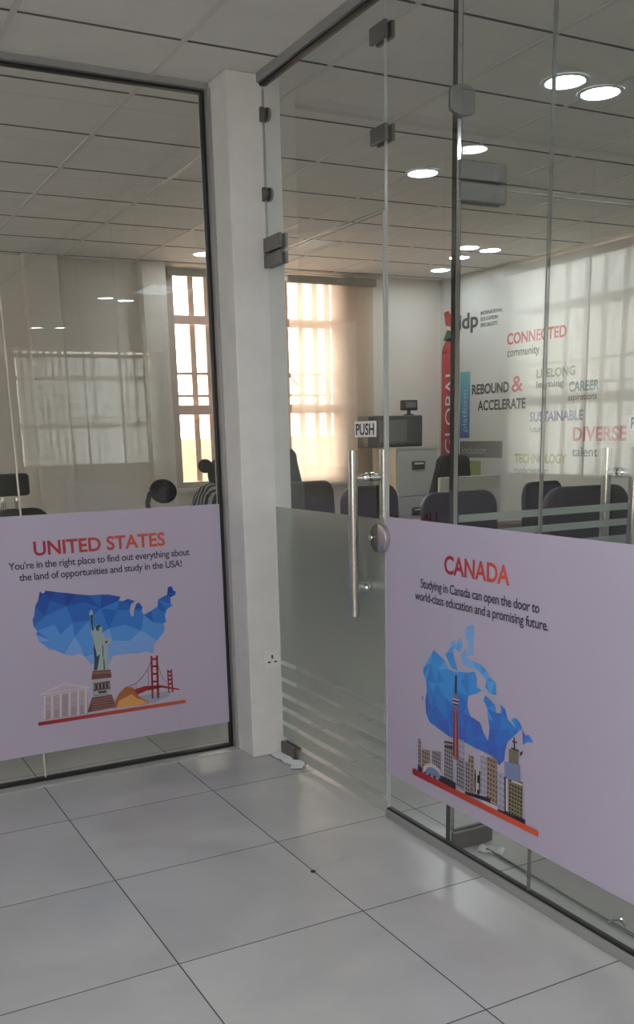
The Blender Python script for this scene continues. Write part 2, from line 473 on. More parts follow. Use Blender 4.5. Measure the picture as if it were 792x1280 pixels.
def pane(name, x0, x1, y0, y1, z0, z1, M_glass=M_glass):
    return struct(MB().box(x0, x1, y0, y1, z0, z1).obj(name, M_glass))
pane('window_6', .028, CX0 - .016, GY, GY + .012, .012, H - .03)
pane('window_7', -.90, .022, GY, GY + .012, .012, H - .03)
pane('window_8', -1.83, -.906, GY, GY + .012, .012, H - .03)
pane('window_9', XW, -1.836, GY, GY + .012, .012, H - .03)
j = MB()
for x in (.025, -.903, -1.833): j.box(x - .003, x + .003, GY + .001, GY + .011, .012, H - .03)
struct(j.obj('trim_5', mat('clear_silicone', (.72, .66, .6), .3)))

# ------------------------------------------------------------------ right glass partition (plane x = 1.069 .. 1.081)
GX0, GX1 = 1.069, 1.081
YD = -.603                                      # free edge of the door
hd = struct(MB().box(GX0 - .02, GX1 + .02, -5.2, CY0, H - .034, H + .002).obj('trim_6', M_alu))
MB().box(GX0 - .008, GX1 + .008, -5.2, CY0, H - .043, H - .0335).obj('gasket', M_black, hd)
sl = struct(MB().box(GX0 - .012, GX1 + .012, -5.2, YD - .008, 0, .032, .002).obj('trim_7', M_alu))
MB().box(GX0 - .004, GX1 + .004, -5.2, YD - .008, .03, .038).obj('gasket', M_black, sl)
def fit2(z, y0, y1, h, parent, name='clamp', m=None):
    b = MB()
    for s_ in (-1, 1):
        xa = GX0 - .014 if s_ < 0 else GX1
        b.box(xa, xa + .014, y0, y1, z - h / 2, z + h / 2, .003)
    return b.obj(name, m or M_patch, parent)

# pane above the door
tp = pane('window_10', GX0, GX1, YD, CY0, 2.150, H - .03)
MB().box(GX0 + .0005, GX1 - .0005, YD - .0005, CY0, 2.148, 2.150).obj('edge', M_glassedge, tp)
for z in (2.665, 2.370): fit2(z, -.638, -.545, .05, tp)
for z in (2.668, 2.376):
    b = MB()
    for xx in (GX0 - .012, GX1):
        oc = [(0, -.026), (.012, -.026)] + [(.012 + .026 * sin(a), -.026 * cos(a)) for a in [pi * k / 10 for k in range(1, 10)]] + [(.012, .026), (0, .026)]
        b.slab(oc, (xx, CY0, z), (0, -1, 0), (0, 0, 1), (1, 0, 0), .012, .002)
    b.obj('clamp', M_bronze, tp)

# fixed panes towards the camera
f1 = pane('window_11', GX0, GX1, -1.402, -.612, .03, H - .03)
pane('window_12', GX0, GX1, -2.205, -1.409, .03, H - .03)
pane('window_13', GX0, GX1, -3.2, -2.212, .03, H - .03)
pane('window_14', GX0, GX1, -4.2, -3.207, .03, H - .03)
pane('window_15', GX0, GX1, -5.2, -4.207, .03, H - .03)
struct(MB().box(1.0, 1.15, YS, -5.2, 0, H).obj('wall_hall', M_wall))
e = MB()
e.box(GX0 + .0005, GX1 - .0005, -.6125, -.611, .03, H - .03); e.obj('edge', M_glassedge, f1)
e = MB()
for y in (-1.4055, -2.2085): e.box(GX0 + .001, GX1 - .001, y - .0028, y + .0028, .03, H - .03)
struct(e.obj('trim_8', mat('dark_joint', (.16, .17, .16), .3)))

# the push door
def push_sign(parent, O, U, N):
    O, U, N = Vector(O), Vector(U), Vector(N)
    b = MB().slab(rrect(.145, .056, .003, 2), O, U, (0, 0, 1), N, .003)
    s_ = b.obj('push_sign', M_white, parent); s_['label'] = 'white sign reading PUSH in black capitals'
    text('lettering', 'PUSH', s_, M_ink, O + N * .0036 - U * .062 - Vector((0, 0, .019)), U, (0, 0, 1), .124, .040, .022)

def handle(parent, P, N, z0, z1, pz):
    """vertical pull bars on both faces of a glass door; P on the glass plane, N its normal"""
    P, N = Vector(P), Vector(N)
    for s_ in (-1, 1):
        c = P + N * .066 * s_
        b = MB().cyl((c.x, c.y, z0), (c.x, c.y, z1), .0175, n=24, bev=.002)
        h_ = b.obj('pull_handle', M_steel, parent, smooth=True)
        q = MB()
        for z in pz:
            q.cyl((P + N * .006 * s_) + Vector((0, 0, z)), c + Vector((0, 0, z)), .0125, n=16)
            q.cyl((P + N * .006 * s_) + Vector((0, 0, z)), (P + N * .020 * s_) + Vector((0, 0, z)), .0185, n=18)
        q.obj('standoff', M_chrome, h_, smooth=True)

door = empty('door_1', (1.075, CY0 - .01, 0)); struct(door)
MB().box(GX0, GX1, YD, CY0 - .012, .012, 2.138).obj('door_pane', M_glass, door)
b = MB().box(GX0 - .002, GX1 + .002, YD - .006, YD + .004, .012, 2.138, .002)
b.box(GX0 + .0005, GX1 - .0005, YD, CY0 - .012, 2.1375, 2.139)
b.obj('edge_seal', M_seal, door)
# frosted film: solid field with a fan of clear stripes towards the foot
zs = [(1.128, .443)]
ct, hgt = .443, .0
clear = [(.443, .421), (.364, .343), (.291, .269), (.228, .205), (.158, .135), (.083, .060)]
solid = [(1.128, .443)] + [(clear[i][1], clear[i + 1][0]) for i in range(5)] + [(.060, .014)]
FXo = GX0 - .0012
b = MB()
for z1, z0 in solid: b.box(FXo, FXo + .0004, YD + .002, CY0 - .013, z0, z1)
fb = b.obj('frosted_film', M_frost, door); fb['label'] = 'frosted film with clear stripes near the foot'
# hinge patches
for z0, z1 in ((2.154, 2.210), (2.096, 2.146)): fit2((z0 + z1) / 2, .143, CY0 - .002, z1 - z0, door, 'top_patch')
fit2(.030, .150, CY0 - .012, .062, door, 'bottom_patch', M_bronze)
handle(door, (1.075, -.482, 0), (1, 0, 0), .765, 1.368, (1.270, .868))
push_sign(door, (GX0 - .0005, -.477, 1.441), (0, -1, 0), (-1, 0, 0))
# round lock: keyed half on the door, keeper half on the fixed pane
def half_disc(sgn): return [(sgn * .052 * sin(pi * k / 16), .052 * cos(pi * k / 16)) for k in range(17)]
b = MB()
for xx, n_ in ((GX0 - .022, 1), (GX1, 1)): b.slab(half_disc(-1), (xx, -.5835, 1.060), (0, -1, 0), (0, 0, 1), (1, 0, 0), .022, .003)
lk = b.obj('lock_case', M_bronze, door, smooth=True)
b = MB().cyl((GX0 - .034, -.552, 1.06), (GX0 - .020, -.552, 1.06), .012, n=18, bev=.002); b.obj('key_cylinder', M_chrome, lk, smooth=True)
b = MB()
for xx in (GX0 - .022, GX1): b.slab(half_disc(1), (xx, -.5875, 1.060), (0, -1, 0), (0, 0, 1), (1, 0, 0), .022, .003)
kp = b.obj('lock_keeper', M_steel, f1, smooth=True)

# ------------------------------------------------------------------ cross partition (plane y = -1) inside, meeting the front panes
PY0, PY1 = -.981, -.969
jm = struct(MB().box(1.083, 1.099, PY0 - .006, PY1 + .006, 0, H, .002).obj('trim_9', M_chrome))
b = MB(); b.box(1.0815, 1.0835, PY0 - .004, PY1 + .004, 0, H); b.box(1.0985, 1.1015, PY0 - .004, PY1 + .004, 0, H); b.obj('gasket', M_black, jm)
b = MB()
for cx_, sgn in ((1.0925, 1),):
    oc = [(-.045 * cos(a) * 1.0, .042 * sin(a)) for a in [2 * pi * k / 24 for k in range(24)]]
    b.slab([(max(-.045, min(.045, p[0] * 1.35)), p[1]) for p in oc], (cx_, PY0 - .022, 2.36), (1, 0, 0), (0, 0, 1), (0, 1, 0), .014, .003)
b.obj('clamp', M_patch, jm)
pane('window_16', 1.108, 2.0, PY0, PY1, 2.150, H - .002, M_glassin)
d2 = empty('door_2', (1.11, -.975, 0)); struct(d2)
MB().box(1.112, 1.995, PY0, PY1, .012, 2.138).obj('door_pane', M_glassin, d2)
MB().box(1.112, 1.995, PY0 + .0005, PY1 - .0005, 2.137, 2.140).obj('edge', M_glassedge, d2)
b = MB()
for z0, z1 in ((1.139, 1.163), (1.084, 1.108), (.40, 1.05)): b.box(1.108, 1.995, PY0 - .0012, PY0 - .0008, z0, z1)
b.obj('frosted_band', M_frostb, d2)
b = MB()
for z0, z1 in ((2.152, 2.206), (2.093, 2.147)):
    for ya in (PY0 - .016, PY1): b.box(1.088, 1.262, ya, ya + .016, z0, z1, .004)
b.obj('top_patch', M_patch, d2)
b = MB()
for ya in (PY0 - .016, PY1): b.box(1.094, 1.262, ya, ya + .016, .004, .066, .004)
b.obj('bottom_patch', M_bronze, d2)
handle(d2, (1.815, -.975, 0), (0, 1, 0), .76, 1.355, (1.27, .868))
push_sign(d2, (1.905, PY0 - .0005, 1.438), (1, 0, 0), (0, -1, 0))
pane('window_17', 2.003, 3.4, PY0, PY1, .01, H - .002, M_glassin)
pane('window_18', 3.404, XE, PY0, PY1, .01, H - .002, M_glassin)
b = MB()
for z0, z1 in ((1.139, 1.163), (1.084, 1.108), (.40, 1.05)): b.box(2.003, XE, PY0 - .0012, PY0 - .0008, z0, z1)
struct(b.obj('trim_10', M_frostb))

# ------------------------------------------------------------------ posters on the glass
def facet_map(name, parent, outlines, pt, inner, mats, vrange, jit=.35):
    """a printed country outline of low-poly facets; pt maps a traced point to the plane, 2-D triangulation in plane coordinates"""
    bm = bmesh.new()
    for oi, ol in enumerate(outlines):
        P3 = [pt(*p) for p in ol]
        axis = 0 if abs(P3[0].x - P3[1].x) + abs(P3[2].x - P3[5 % len(P3)].x) > 1e-4 else 1
        to2 = lambda p: Vector((p[axis], p.z))
        P2 = [to2(p) for p in P3]
        extra = [to2(pt(*p)) for p in inner] if oi == 0 else []
        n = len(P2)
        vs, es, fs, *_ = delaunay_2d_cdt(P2 + extra, [(i, (i + 1) % n) for i in range(n)], [], 1, 1e-5)
        other = P3[0]
        bv = [bm.verts.new((v.x, other.y, v.y) if axis == 0 else (other.x, v.x, v.y)) for v in vs]
        rr = random.Random(3 + oi)
        for f in fs:
            if len(set(f)) < 3: continue
            try: nf = bm.faces.new([bv[i] for i in f])
            except ValueError: continue
            zc = sum(vs[i].y for i in f) / len(f)
            t = (vrange[0] - zc) / (vrange[0] - vrange[1]) + rr.uniform(-jit, jit)
            nf.material_index = max(0, min(len(mats) - 1, int(t * len(mats))))
    me = bpy.data.meshes.new(name); bm.to_mesh(me); bm.free()
    o = bpy.data.objects.new(name, me); COL.objects.link(o)
    for m_ in mats: me.materials.append(m_)
    o.parent = parent; me.transform(Matrix.Translation(-parent.location))
    return o
BL = [mat('map_blue_%d' % i, s2l(c), .45) for i, c in enumerate(((20, 66, 154), (24, 82, 176), (34, 102, 194), (54, 124, 212), (82, 148, 226), (118, 164, 230)))]
BC = [mat('map_azure_%d' % i, s2l(c), .45) for i, c in enumerate(((124, 176, 236), (96, 172, 240), (66, 152, 232), (58, 134, 222), (58, 118, 212), (66, 104, 200)))]
M_red = mat('dark_red_print', s2l((150, 42, 46)), .45)
M_lines = mat('pale_print', s2l((206, 196, 206)), .45)
M_greyp = mat('grey_print', s2l((158, 146, 156)), .45)
M_green = mat('grey_green_print', s2l((160, 178, 178)), .45)
M_greend = mat('dark_green_print', s2l((44, 74, 80)), .45)
M_brown = mat('brown_print', s2l((112, 72, 68)), .45)
M_brownl = mat('brick_print', s2l((138, 104, 98)), .45)
M_tan = mat('tan_print', s2l((214, 160, 92)), .45)
M_tand = mat('ochre_print', s2l((166, 100, 66)), .45)
M_bluep = mat('blue_grey_print', s2l((150, 158, 186)), .45)

# ---- left poster
PYL = GY - .0015
pL = empty('poster', (.47, PYL, .125))
tag(pL, 'lilac glass poster with blue map titled UNITED STATES on the left partition', 'poster', 'lilac destination posters')
xl = CX0 - .026
def filmL(x0, x1):
    return MB().box(x0, x1, PYL, PYL + .0008, .125, 1.138).obj('printed_film', M_poster, pL)
filmL(-1.83, xl)
cnt = [0]
def layer():
    cnt[0] += 1
    return cnt[0] * .00006
def artL(ox, oy, sc):
    d = .0006 + layer()
    return lambda x, y: at(ox + x / sc, oy + y / sc, 'y', PYL - d)
def flat(name, parent, pt, polys, material):
    b = MB()
    for p in polys: b.poly([pt(*q) for q in p])
    return b.obj(name, material, parent)
def flats(name, parent, pt, polys, material):
    for p in polys: flat(name, parent, pt, [p], material)
def strip(pts, wd):
    """a polyline as quads (drawing coordinates)"""
    out = []
    for (x0, y0), (x1, y1) in zip(pts, pts[1:]):
        d = math.hypot(x1 - x0, y1 - y0) or 1; nx, ny = -(y1 - y0) / d * wd / 2, (x1 - x0) / d * wd / 2
        out.append([(x0 + nx, y0 + ny), (x1 + nx, y1 + ny), (x1 - nx, y1 - ny), (x0 - nx, y0 - ny)])
    return out
red = lambda axis, a, b: grad_mat('red_gradient_print', axis, a, b, s2l((158, 28, 62)), s2l((216, 92, 72)))
text('title', 'UNITED STATES', pL, red('x', .06, .63), (.062, PYL - .0012, .974), (1, 0, 0), (0, 0, 1), .566, .058, .024)
text('caption', "You're in the right place to find out everything about", pL, M_ink, (-.044, PYL - .0012, .922), (1, 0, 0), (0, 0, 1), .783, .031, .010, .94)
text('caption', 'the land of opportunities and study in the USA!', pL, M_ink, (-.006, PYL - .0012, .874), (1, 0, 0), (0, 0, 1), .705, .031, .010, .94)
us = [(78, 75), (88, 86), (100, 84), (106, 72), (150, 78), (200, 83), (260, 90), (320, 95), (380, 92), (420, 92), (450, 97), (478, 103), (468, 122), (490, 124), (515, 113), (532, 118), (550, 124), (530, 140), (523, 168), (530, 198), (541, 200), (545, 168), (555, 138), (568, 130), (586, 152), (582, 172), (592, 192), (630, 172), (660, 150), (664, 116), (708, 92), (712, 56), (730, 50), (740, 72), (754, 78), (746, 95), (724, 106), (726, 140), (740, 142), (706, 166), (697, 198), (704, 224), (690, 236), (697, 260), (690, 280), (660, 320), (645, 338), (640, 382), (600, 374), (560, 384), (500, 386), (440, 395), (420, 440), (395, 425), (330, 436), (300, 400), (280, 384), (240, 395), (200, 388), (150, 366), (120, 366), (110, 350), (75, 325), (60, 290), (66, 272), (48, 252), (42, 215), (50, 200), (55, 150), (70, 120)]
usin = [(130, 120), (210, 150), (300, 130), (380, 160), (460, 170), (500, 240), (420, 260), (320, 220), (240, 230), (150, 240), (100, 200), (180, 290), (250, 300), (340, 310), (440, 320), (520, 320), (580, 270), (640, 230), (600, 330), (680, 180), (390, 370), (280, 350), (130, 320)]
mp = facet_map('printed_map', pL, [us], artL(30, 720, 3.96), usin, BL, (.86, .53), .12)
mp['label'] = 'faceted blue map of the country'
# columned white house
pt = artL(40, 810, 3.96)
flat('printed_house', pL, pt, [[(52, 238), (272, 200), (280, 325), (60, 355)]], M_greyp)
pt = artL(40, 810, 3.96)
ps = strip([(38, 232), (162, 174), (284, 196), (38, 232)], 5) + strip([(60, 222), (162, 184), (262, 197)], 3) + strip([(50, 242), (278, 206)], 5)
for i, x in enumerate((62, 100, 142, 186, 228, 266)):
    y0 = 240 - (x - 52) * .165; y1 = 352 - (x - 60) * .135
    ps.append([(x - 6, y0), (x + 6, y0 - 2), (x + 6, y1), (x - 6, y1 + 2)])
for x in (82, 122, 206, 248):
    y0 = 252 - (x - 52) * .165
    ps += strip([(x - 8, y0 + 1), (x + 8, y0 - 2), (x + 8, y0 + 58), (x - 8, y0 + 61), (x - 8, y0)], 2) + strip([(x - 8, y0 + 30), (x + 8, y0 + 28)], 2) + strip([(x, y0), (x, y0 + 60)], 1.6)
flat('printed_house_outline', pL, pt, ps, M_lines)
# robed statue with raised torch on a stepped pedestal
S = artL(90, 750, 7.92)
flat('printed_statue', pL, S, [[(168, 130), (186, 92), (205, 110), (208, 140), (200, 200), (214, 250), (216, 300), (232, 256), (262, 238), (296, 262), (300, 310), (292, 322), (318, 345), (335, 395), (352, 372), (398, 392), (372, 430), (350, 455), (356, 520), (362, 590), (366, 688), (215, 696), (222, 600), (218, 500), (208, 450), (214, 400), (198, 352), (184, 320), (190, 290), (180, 200), (172, 150)]], M_green)
S = artL(90, 750, 7.92)
flat('printed_statue_shade', pL, S, [[(178, 150), (204, 146), (204, 200), (214, 300), (200, 308), (184, 220)], [(214, 420), (236, 500), (246, 560), (276, 540), (262, 620), (248, 692), (216, 696), (222, 600), (214, 500)], [(232, 262), (262, 240), (290, 258), (268, 275), (262, 310), (240, 300)], [(298, 450), (308, 450), (312, 600), (304, 560)], [(310, 590), (320, 586), (326, 690), (314, 690)], [(334, 402), (356, 410), (340, 432), (328, 420)]], M_greend)
S = artL(90, 750, 7.92)
flat('printed_pedestal', pL, S, [[(205, 700), (382, 690), (392, 768), (190, 790)], [(212, 806), (372, 784), (380, 880), (370, 930), (214, 952), (210, 880)], [(198, 965), (392, 935), (440, 1060), (150, 1115)]], M_brown)
S = artL(90, 750, 7.92)
ps = [[(200, 798), (380, 778), (376, 800), (204, 826)], [(214, 905), (376, 880), (372, 925), (214, 945)]] + [[(x, 838 - (x - 230) * .12), (x + 7, 837 - (x - 230) * .12), (x + 7, 880 - (x - 230) * .12), (x, 882 - (x - 230) * .12)] for x in (218, 256, 292, 328, 360)]
flats('printed_pedestal_trim', pL, S, ps, M_green)
S = artL(90, 750, 7.92)
ps = [[(260, 905), (342, 895), (342, 916), (260, 926)]] + [[(234, 845), (250, 843), (250, 882), (234, 884)], [(270, 838), (286, 836), (286, 878), (270, 880)], [(305, 832), (322, 830), (322, 872), (305, 876)], [(340, 828), (354, 826), (354, 868), (340, 870)]]
flats('printed_pedestal_opening', pL, S, ps, M_ink)
S = artL(90, 750, 7.92)
ps = [[(196, 985 + 24 * k), (396 + 11 * k, 950 + 24 * k), (398 + 11 * k, 960 + 24 * k), (194, 997 + 24 * k)] for k in range(5)] + [[(210, 716), (382, 706), (384, 722), (208, 736)]]
flats('printed_pedestal_course', pL, S, ps, M_brownl)
# rocky headland and suspension bridge
pt = artL(40, 810, 3.96)
flat('printed_rock', pL, pt, [[(405, 298), (412, 260), (430, 225), (465, 190), (500, 195), (530, 240), (560, 255), (582, 275)]], M_tand)
pt = artL(40, 810, 3.96)
flat('printed_rock_face', pL, pt, [[(418, 296), (430, 262), (470, 240), (492, 228), (520, 250), (545, 255), (578, 274)]], M_tan)
pt = artL(40, 810, 3.96)
flat('printed_water', pL, pt, [[(530, 240), (600, 222), (690, 214), (676, 240), (600, 272), (582, 272)]], M_bluep)
pt = artL(40, 810, 3.96)
ps = [[(505, 205), (560, 188), (640, 184), (730, 202), (726, 208), (640, 196), (565, 212), (520, 232)]]
for x0, x1, yt, yb in ((586, 622, 40, 250), (668, 692, 108, 220)):
    wd = (x1 - x0) * .26
    ps += [[(x0, yt), (x0 + wd, yt - 2), (x0 + wd + 6, yb), (x0 + 6, yb + 2)], [(x1 - wd, yt - 2), (x1, yt - 4), (x1 + 8, yb - 2), (x1 - wd + 6, yb)]]
    for t in (.05, .22, .4, .58):
        y = yt + (yb - yt) * t; q = 6 * t
        ps.append([(x0 + q, y), (x1 + q, y - 2), (x1 + q, y + 8), (x0 + q, y + 10)])
flat('printed_bridge', pL, pt, ps, M_red)
pt = artL(40, 810, 3.96)
ps = strip([(480, 190), (515, 176), (550, 140), (575, 100), (590, 62)], 3) + strip([(625, 90), (645, 150), (668, 170)], 2) + strip([(515, 176), (515, 200)], 2.5) + strip([(574, 100), (576, 190)], 2.5)
flat('printed_bridge_cable', pL, pt, ps, M_brown)
pt = artL(40, 810, 3.96)
flat('printed_base_bar', pL, pt, [[(30, 368), (760, 255), (762, 272), (32, 386)]], grad_mat('bar_print', 'x', .05, .68, s2l((150, 22, 44)), s2l((196, 96, 66))))

# ---- right poster
PXR = GX0 - .0015
pR = empty('poster', (PXR, -1.4, .178))
tag(pR, 'lilac glass poster with blue map and city skyline titled CANADA', 'poster', 'lilac destination posters')
for y0, y1 in ((-2.9, -.614),):
    MB().box(PXR, PXR + .0008, y0, y1, .178, 1.138).obj('printed_film', M_poster, pR)
def artR(ox, oy, sc):
    d = .0006 + layer()
    return lambda x, y: at(ox + x / sc, oy + y / sc, 'x', PXR - d)
LU = (0, -1, 0)
text('title', 'CANADA', pR, red('y', -.962, -1.29), (PXR - .0012, -.963, .977), LU, (0, 0, 1), .327, .060, .024)
text('caption', 'Studying in Canada can open the door to', pR, M_ink, (PXR - .0012, -.828, .912), LU, (0, 0, 1), .596, .032, .010, .94)
text('caption', 'world-class education and a promising future.', pR, M_ink, (PXR - .0012, -.795, .867), LU, (0, 0, 1), .668, .032, .010, .94)
ca = [(130, 210), (165, 240), (200, 275), (225, 330), (270, 350), (300, 345), (340, 350), (385, 345), (400, 390), (395, 440), (430, 460), (400, 480), (345, 495), (340, 560), (360, 620), (420, 660), (440, 720), (468, 772), (478, 700), (470, 640), (463, 570), (440, 520), (452, 490), (482, 520), (510, 550), (520, 600), (550, 602), (545, 545), (575, 575), (590, 640), (640, 696), (612, 640), (640, 630), (665, 660), (680, 695), (650, 722), (620, 750), (590, 780), (575, 830), (570, 890), (535, 925), (520, 890), (480, 860), (420, 830), (395, 820), (340, 790), (290, 760), (235, 750), (180, 710), (105, 655), (85, 600), (80, 520), (90, 470), (85, 400), (75, 375), (65, 345), (70, 320)]
cin = [(110, 290), (160, 330), (150, 420), (130, 470), (200, 400), (200, 500), (150, 560), (250, 430), (260, 560), (300, 480), (310, 600), (220, 640), (330, 700), (380, 760), (300, 400), (350, 420), (500, 650), (540, 700), (500, 790), (540, 820), (590, 700), (160, 650), (120, 580), (420, 780)]
isl = [[(340, 60), (380, 55), (378, 130), (370, 180), (378, 240), (340, 245), (345, 170), (325, 110)],
       [(205, 235), (240, 190), (235, 165), (260, 150), (275, 180), (250, 220), (265, 280), (280, 340), (240, 320), (215, 260)],
       [(280, 160), (302, 128), (312, 180), (292, 222), (268, 205)],
       [(300, 240), (330, 200), (336, 260), (380, 280), (420, 300), (460, 340), (475, 380), (515, 410), (520, 490), (480, 480), (450, 440), (460, 400), (430, 360), (390, 325), (350, 320), (310, 300)],
       [(680, 700), (700, 742), (720, 735), (746, 785), (715, 780), (684, 798)], [(60, 495), (68, 500), (67, 515), (62, 525)]]
mp = facet_map('printed_map', pR, [ca] + isl, artR(515, 770, 4.95), cin, BC, (.80, .40), .17)
mp['label'] = 'faceted azure map of the country'
def grid_print(name, a, b_, scx, scz, fac=.4):
    m = mat(name, a, .45); nt = m.node_tree; b = nt.nodes['Principled BSDF']; L = nt.links.new
    g = nt.nodes.new('ShaderNodeNewGeometry'); mp_ = nt.nodes.new('ShaderNodeSeparateXYZ'); L(g.outputs['Position'], mp_.inputs[0])
    ms = []
    for i, sc in ((1, scx), (2, scz)):
        d = nt.nodes.new('ShaderNodeMath'); d.operation = 'DIVIDE'; d.inputs[1].default_value = sc; L(mp_.outputs[i], d.inputs[0])
        p = nt.nodes.new('ShaderNodeMath'); p.operation = 'PINGPONG'; p.inputs[1].default_value = .5; L(d.outputs[0], p.inputs[0])
        c = nt.nodes.new('ShaderNodeMath'); c.operation = 'GREATER_THAN'; c.inputs[1].default_value = fac * .5; L(p.outputs[0], c.inputs[0]); ms.append(c)
    mm = nt.nodes.new('ShaderNodeMath'); mm.operation = 'MULTIPLY'; L(ms[0].outputs[0], mm.inputs[0]); L(ms[1].outputs[0], mm.inputs[1])
    x = nt.nodes.new('ShaderNodeMix'); x.data_type = 'RGBA'; L(mm.outputs[0], x.inputs[0]); x.inputs[6].default_value = (*a, 1); x.inputs[7].default_value = (*b_, 1)
    L(x.outputs[2], b.inputs['Base Color'])
    return m
G1 = grid_print('tower_grey_print', s2l((150, 148, 156)), s2l((60, 58, 66)), .012, .014)
G2 = grid_print('tower_tan_print', s2l((160, 138, 122)), s2l((90, 72, 62)), .014, .016)
G3 = grid_print('tower_lavender_print', s2l((166, 166, 190)), s2l((136, 134, 160)), .016, .02, .5)
G4 = grid_print('tower_olive_print', s2l((140, 132, 104)), s2l((44, 40, 34)), .013, .013, .35)
G5 = grid_print('tower_dark_print', s2l((190, 188, 186)), s2l((26, 24, 26)), .016, .05, .45)
G6 = mat('tower_blue_print', s2l((122, 136, 178)), .45)
G7 = mat('olive_print', s2l((120, 118, 96)), .45)
slope = .52
def tower(x0, x1, yt, yb, m_, roof=0, dk=True):
    pt = artR(510, 900, 4.66)
    s_ = .30 * (x1 - x0)
    o_ = flat('printed_building', pR, pt, [[(x0, yt), ((x0 + x1) / 2, yt - roof + s_ * .4), (x1, yt + s_ * .8), (x1, yb + slope * (x1 - x0) * .5), (x0, yb - slope * (x1 - x0) * .5)]], m_)
    return o_
for a in ((290, 326, 112, 260, G3), (420, 462, 200, 440, G3), (80, 126, 168, 300, G2), (140, 190, 176, 320, G1), (585, 642, 168, 330, G7), (560, 652, 240, 380, G6), (58, 74, 108, 285, G1),
          (210, 262, 118, 360, G1), (350, 381, 206, 420, G2), (330, 362, 238, 430, G1), (280, 326, 218, 400, G1), (388, 418, 288, 430, G5), (456, 516, 212, 490, G2), (518, 562, 300, 525, G3), (568, 666, 340, 570, G4)):
    tower(*a)
pt = artR(510, 900, 4.66)
arc = [(85, 300)] + [(142 - 57 * cos(a), 318 + (142 - 57 * cos(a) - 142) * .4 - 62 * sin(a)) for a in [pi * k / 12 for k in range(1, 12)]] + [(200, 352)]
flat('printed_dome', pR, pt, [arc], M_lines)
pt = artR(510, 900, 4.66)
arc2 = [(98, 304)] + [(144 - 44 * cos(a), 322 + (-44 * cos(a)) * .45 - 44 * sin(a)) for a in [pi * k / 10 for k in range(1, 10)]] + [(188, 345)]
flat('printed_dome_face', pR, pt, [arc2], G6)
pt = artR(510, 900, 4.66)
ps = [[(92, 302), (104, 300), (104, 314), (92, 310)], [(118, 312), (130, 314), (130, 330), (118, 324)], [(146, 322), (160, 328), (160, 344), (146, 338)], [(176, 338), (190, 344), (190, 358), (176, 352)],
      [(56, 262), (78, 275), (84, 305), (56, 292)], [(186, 320), (275, 365), (275, 405), (186, 358)], [(330, 415), (478, 455), (478, 482), (330, 432)], [(520, 518), (680, 580), (680, 608), (520, 528)],
      [(214, 124), (258, 134), (258, 142), (214, 132)], [(214, 146), (258, 156), (258, 168), (214, 158)], [(560, 330), (574, 334), (574, 540), (560, 534)], [(606, 120), (634, 128), (634, 136), (606, 128)], [(612, 60 + 40), (618, 100), (622, 170), (614, 168)], [(598, 160), (645, 176), (645, 186), (598, 168)], [(650, 190), (668, 180), (662, 200), (652, 212)], [(386, 290), (392, 290), (392, 420), (386, 418)], [(412, 296), (418, 298), (418, 430), (412, 428)]]
flats('printed_shadow', pR, pt, ps, M_ink)
pt = artR(510, 900, 4.66)
ps = [[(426, 464), (518, 502), (518, 524), (426, 484)], [(568, 338), (580, 342), (580, 534), (568, 530)], [(600, 350), (664, 374), (664, 386), (600, 360)], [(424, 186), (434, 190), (434, 210), (424, 206)], [(444, 202), (456, 206), (456, 220), (444, 216)], [(214, 134), (258, 143), (258, 147), (214, 138)]]
flats('printed_highlight', pR, pt, ps, M_lines)
# tall needle tower
pt = artR(515, 770, 4.95)
flat('printed_needle_tower', pR, pt, [[(264, 370), (277, 371), (274, 480), (286, 520), (282, 560), (288, 900), (258, 886), (258, 560), (250, 520), (262, 480)]], mat('needle_print', s2l((150, 120, 124)), .45))
pt = artR(515, 770, 4.95)
flat('printed_needle_tower_stripe', pR, pt, [[(256, 600), (264, 562), (262, 880), (250, 860)], [(272, 560), (280, 600), (286, 890), (274, 886)]], M_red)
pt = artR(515, 770, 4.95)
flat('printed_needle_tower_mast', pR, pt, [[(265, 368), (276, 369), (274, 480), (264, 480)], [(250, 518), (288, 528), (288, 536), (250, 526)], [(252, 540), (284, 548), (282, 556), (254, 548)]], M_ink)
pt = artR(515, 770, 4.95)
flat('printed_needle_tower_pod', pR, pt, [[(248, 508), (290, 518), (290, 526), (248, 516)], [(250, 529), (288, 539), (286, 546), (252, 538)]], M_lines)
pt = artR(510, 900, 4.66)
flat('printed_base_bar', pR, pt, [[(26, 282), (32, 282), (750, 644), (757, 656), (755, 678), (748, 678), (30, 318), (24, 306)]], grad_mat('bar_print', 'y', -.79, -1.45, s2l((158, 22, 48)), s2l((220, 92, 58))))

# ------------------------------------------------------------------ lettering on the east wall
WX = XE - .0016
ws = empty('wall_lettering', (WX, 3.2, 1.0))
tag(ws, 'coloured vinyl words and small logo across the white right-hand wall', 'wall lettering')
CG = [s2l(c) for c in ((178, 62, 60), (70, 72, 74), (128, 138, 84), (88, 128, 128), (72, 78, 140), (142, 146, 70))]
Mred, Mdk, Mol, Mte, Min, Mye = [mat('vinyl_%d' % i, c, .5) for i, c in enumerate(CG)]
def wt(s_, yl, yr, z, cap, m_, bold=.01):
    bold = bold * 1.6 + .008
    return text('word', s_, ws, m_, (WX, yl, z), LU, (0, 0, 1), yl - yr, cap, bold)
wt('CONNECTED', 3.424, 2.687, 2.148, .094, Mred); wt('community', 3.419, 3.006, 2.045, .075, Mdk, 0)
wt('LIFELONG', 3.03, 2.571, 1.845, .072, Mol); wt('learning', 3.03, 2.70, 1.765, .055, Mdk, 0)
wt('CAREER', 2.637, 2.300, 1.715, .080, Mte); wt('aspirations', 2.645, 2.32, 1.645, .055, Mdk, 0)
wt('REBOUND', 3.911, 3.385, 1.752, .088, Mdk, .014); wt('&', 3.35, 3.20, 1.748, .14, Mred, 0)
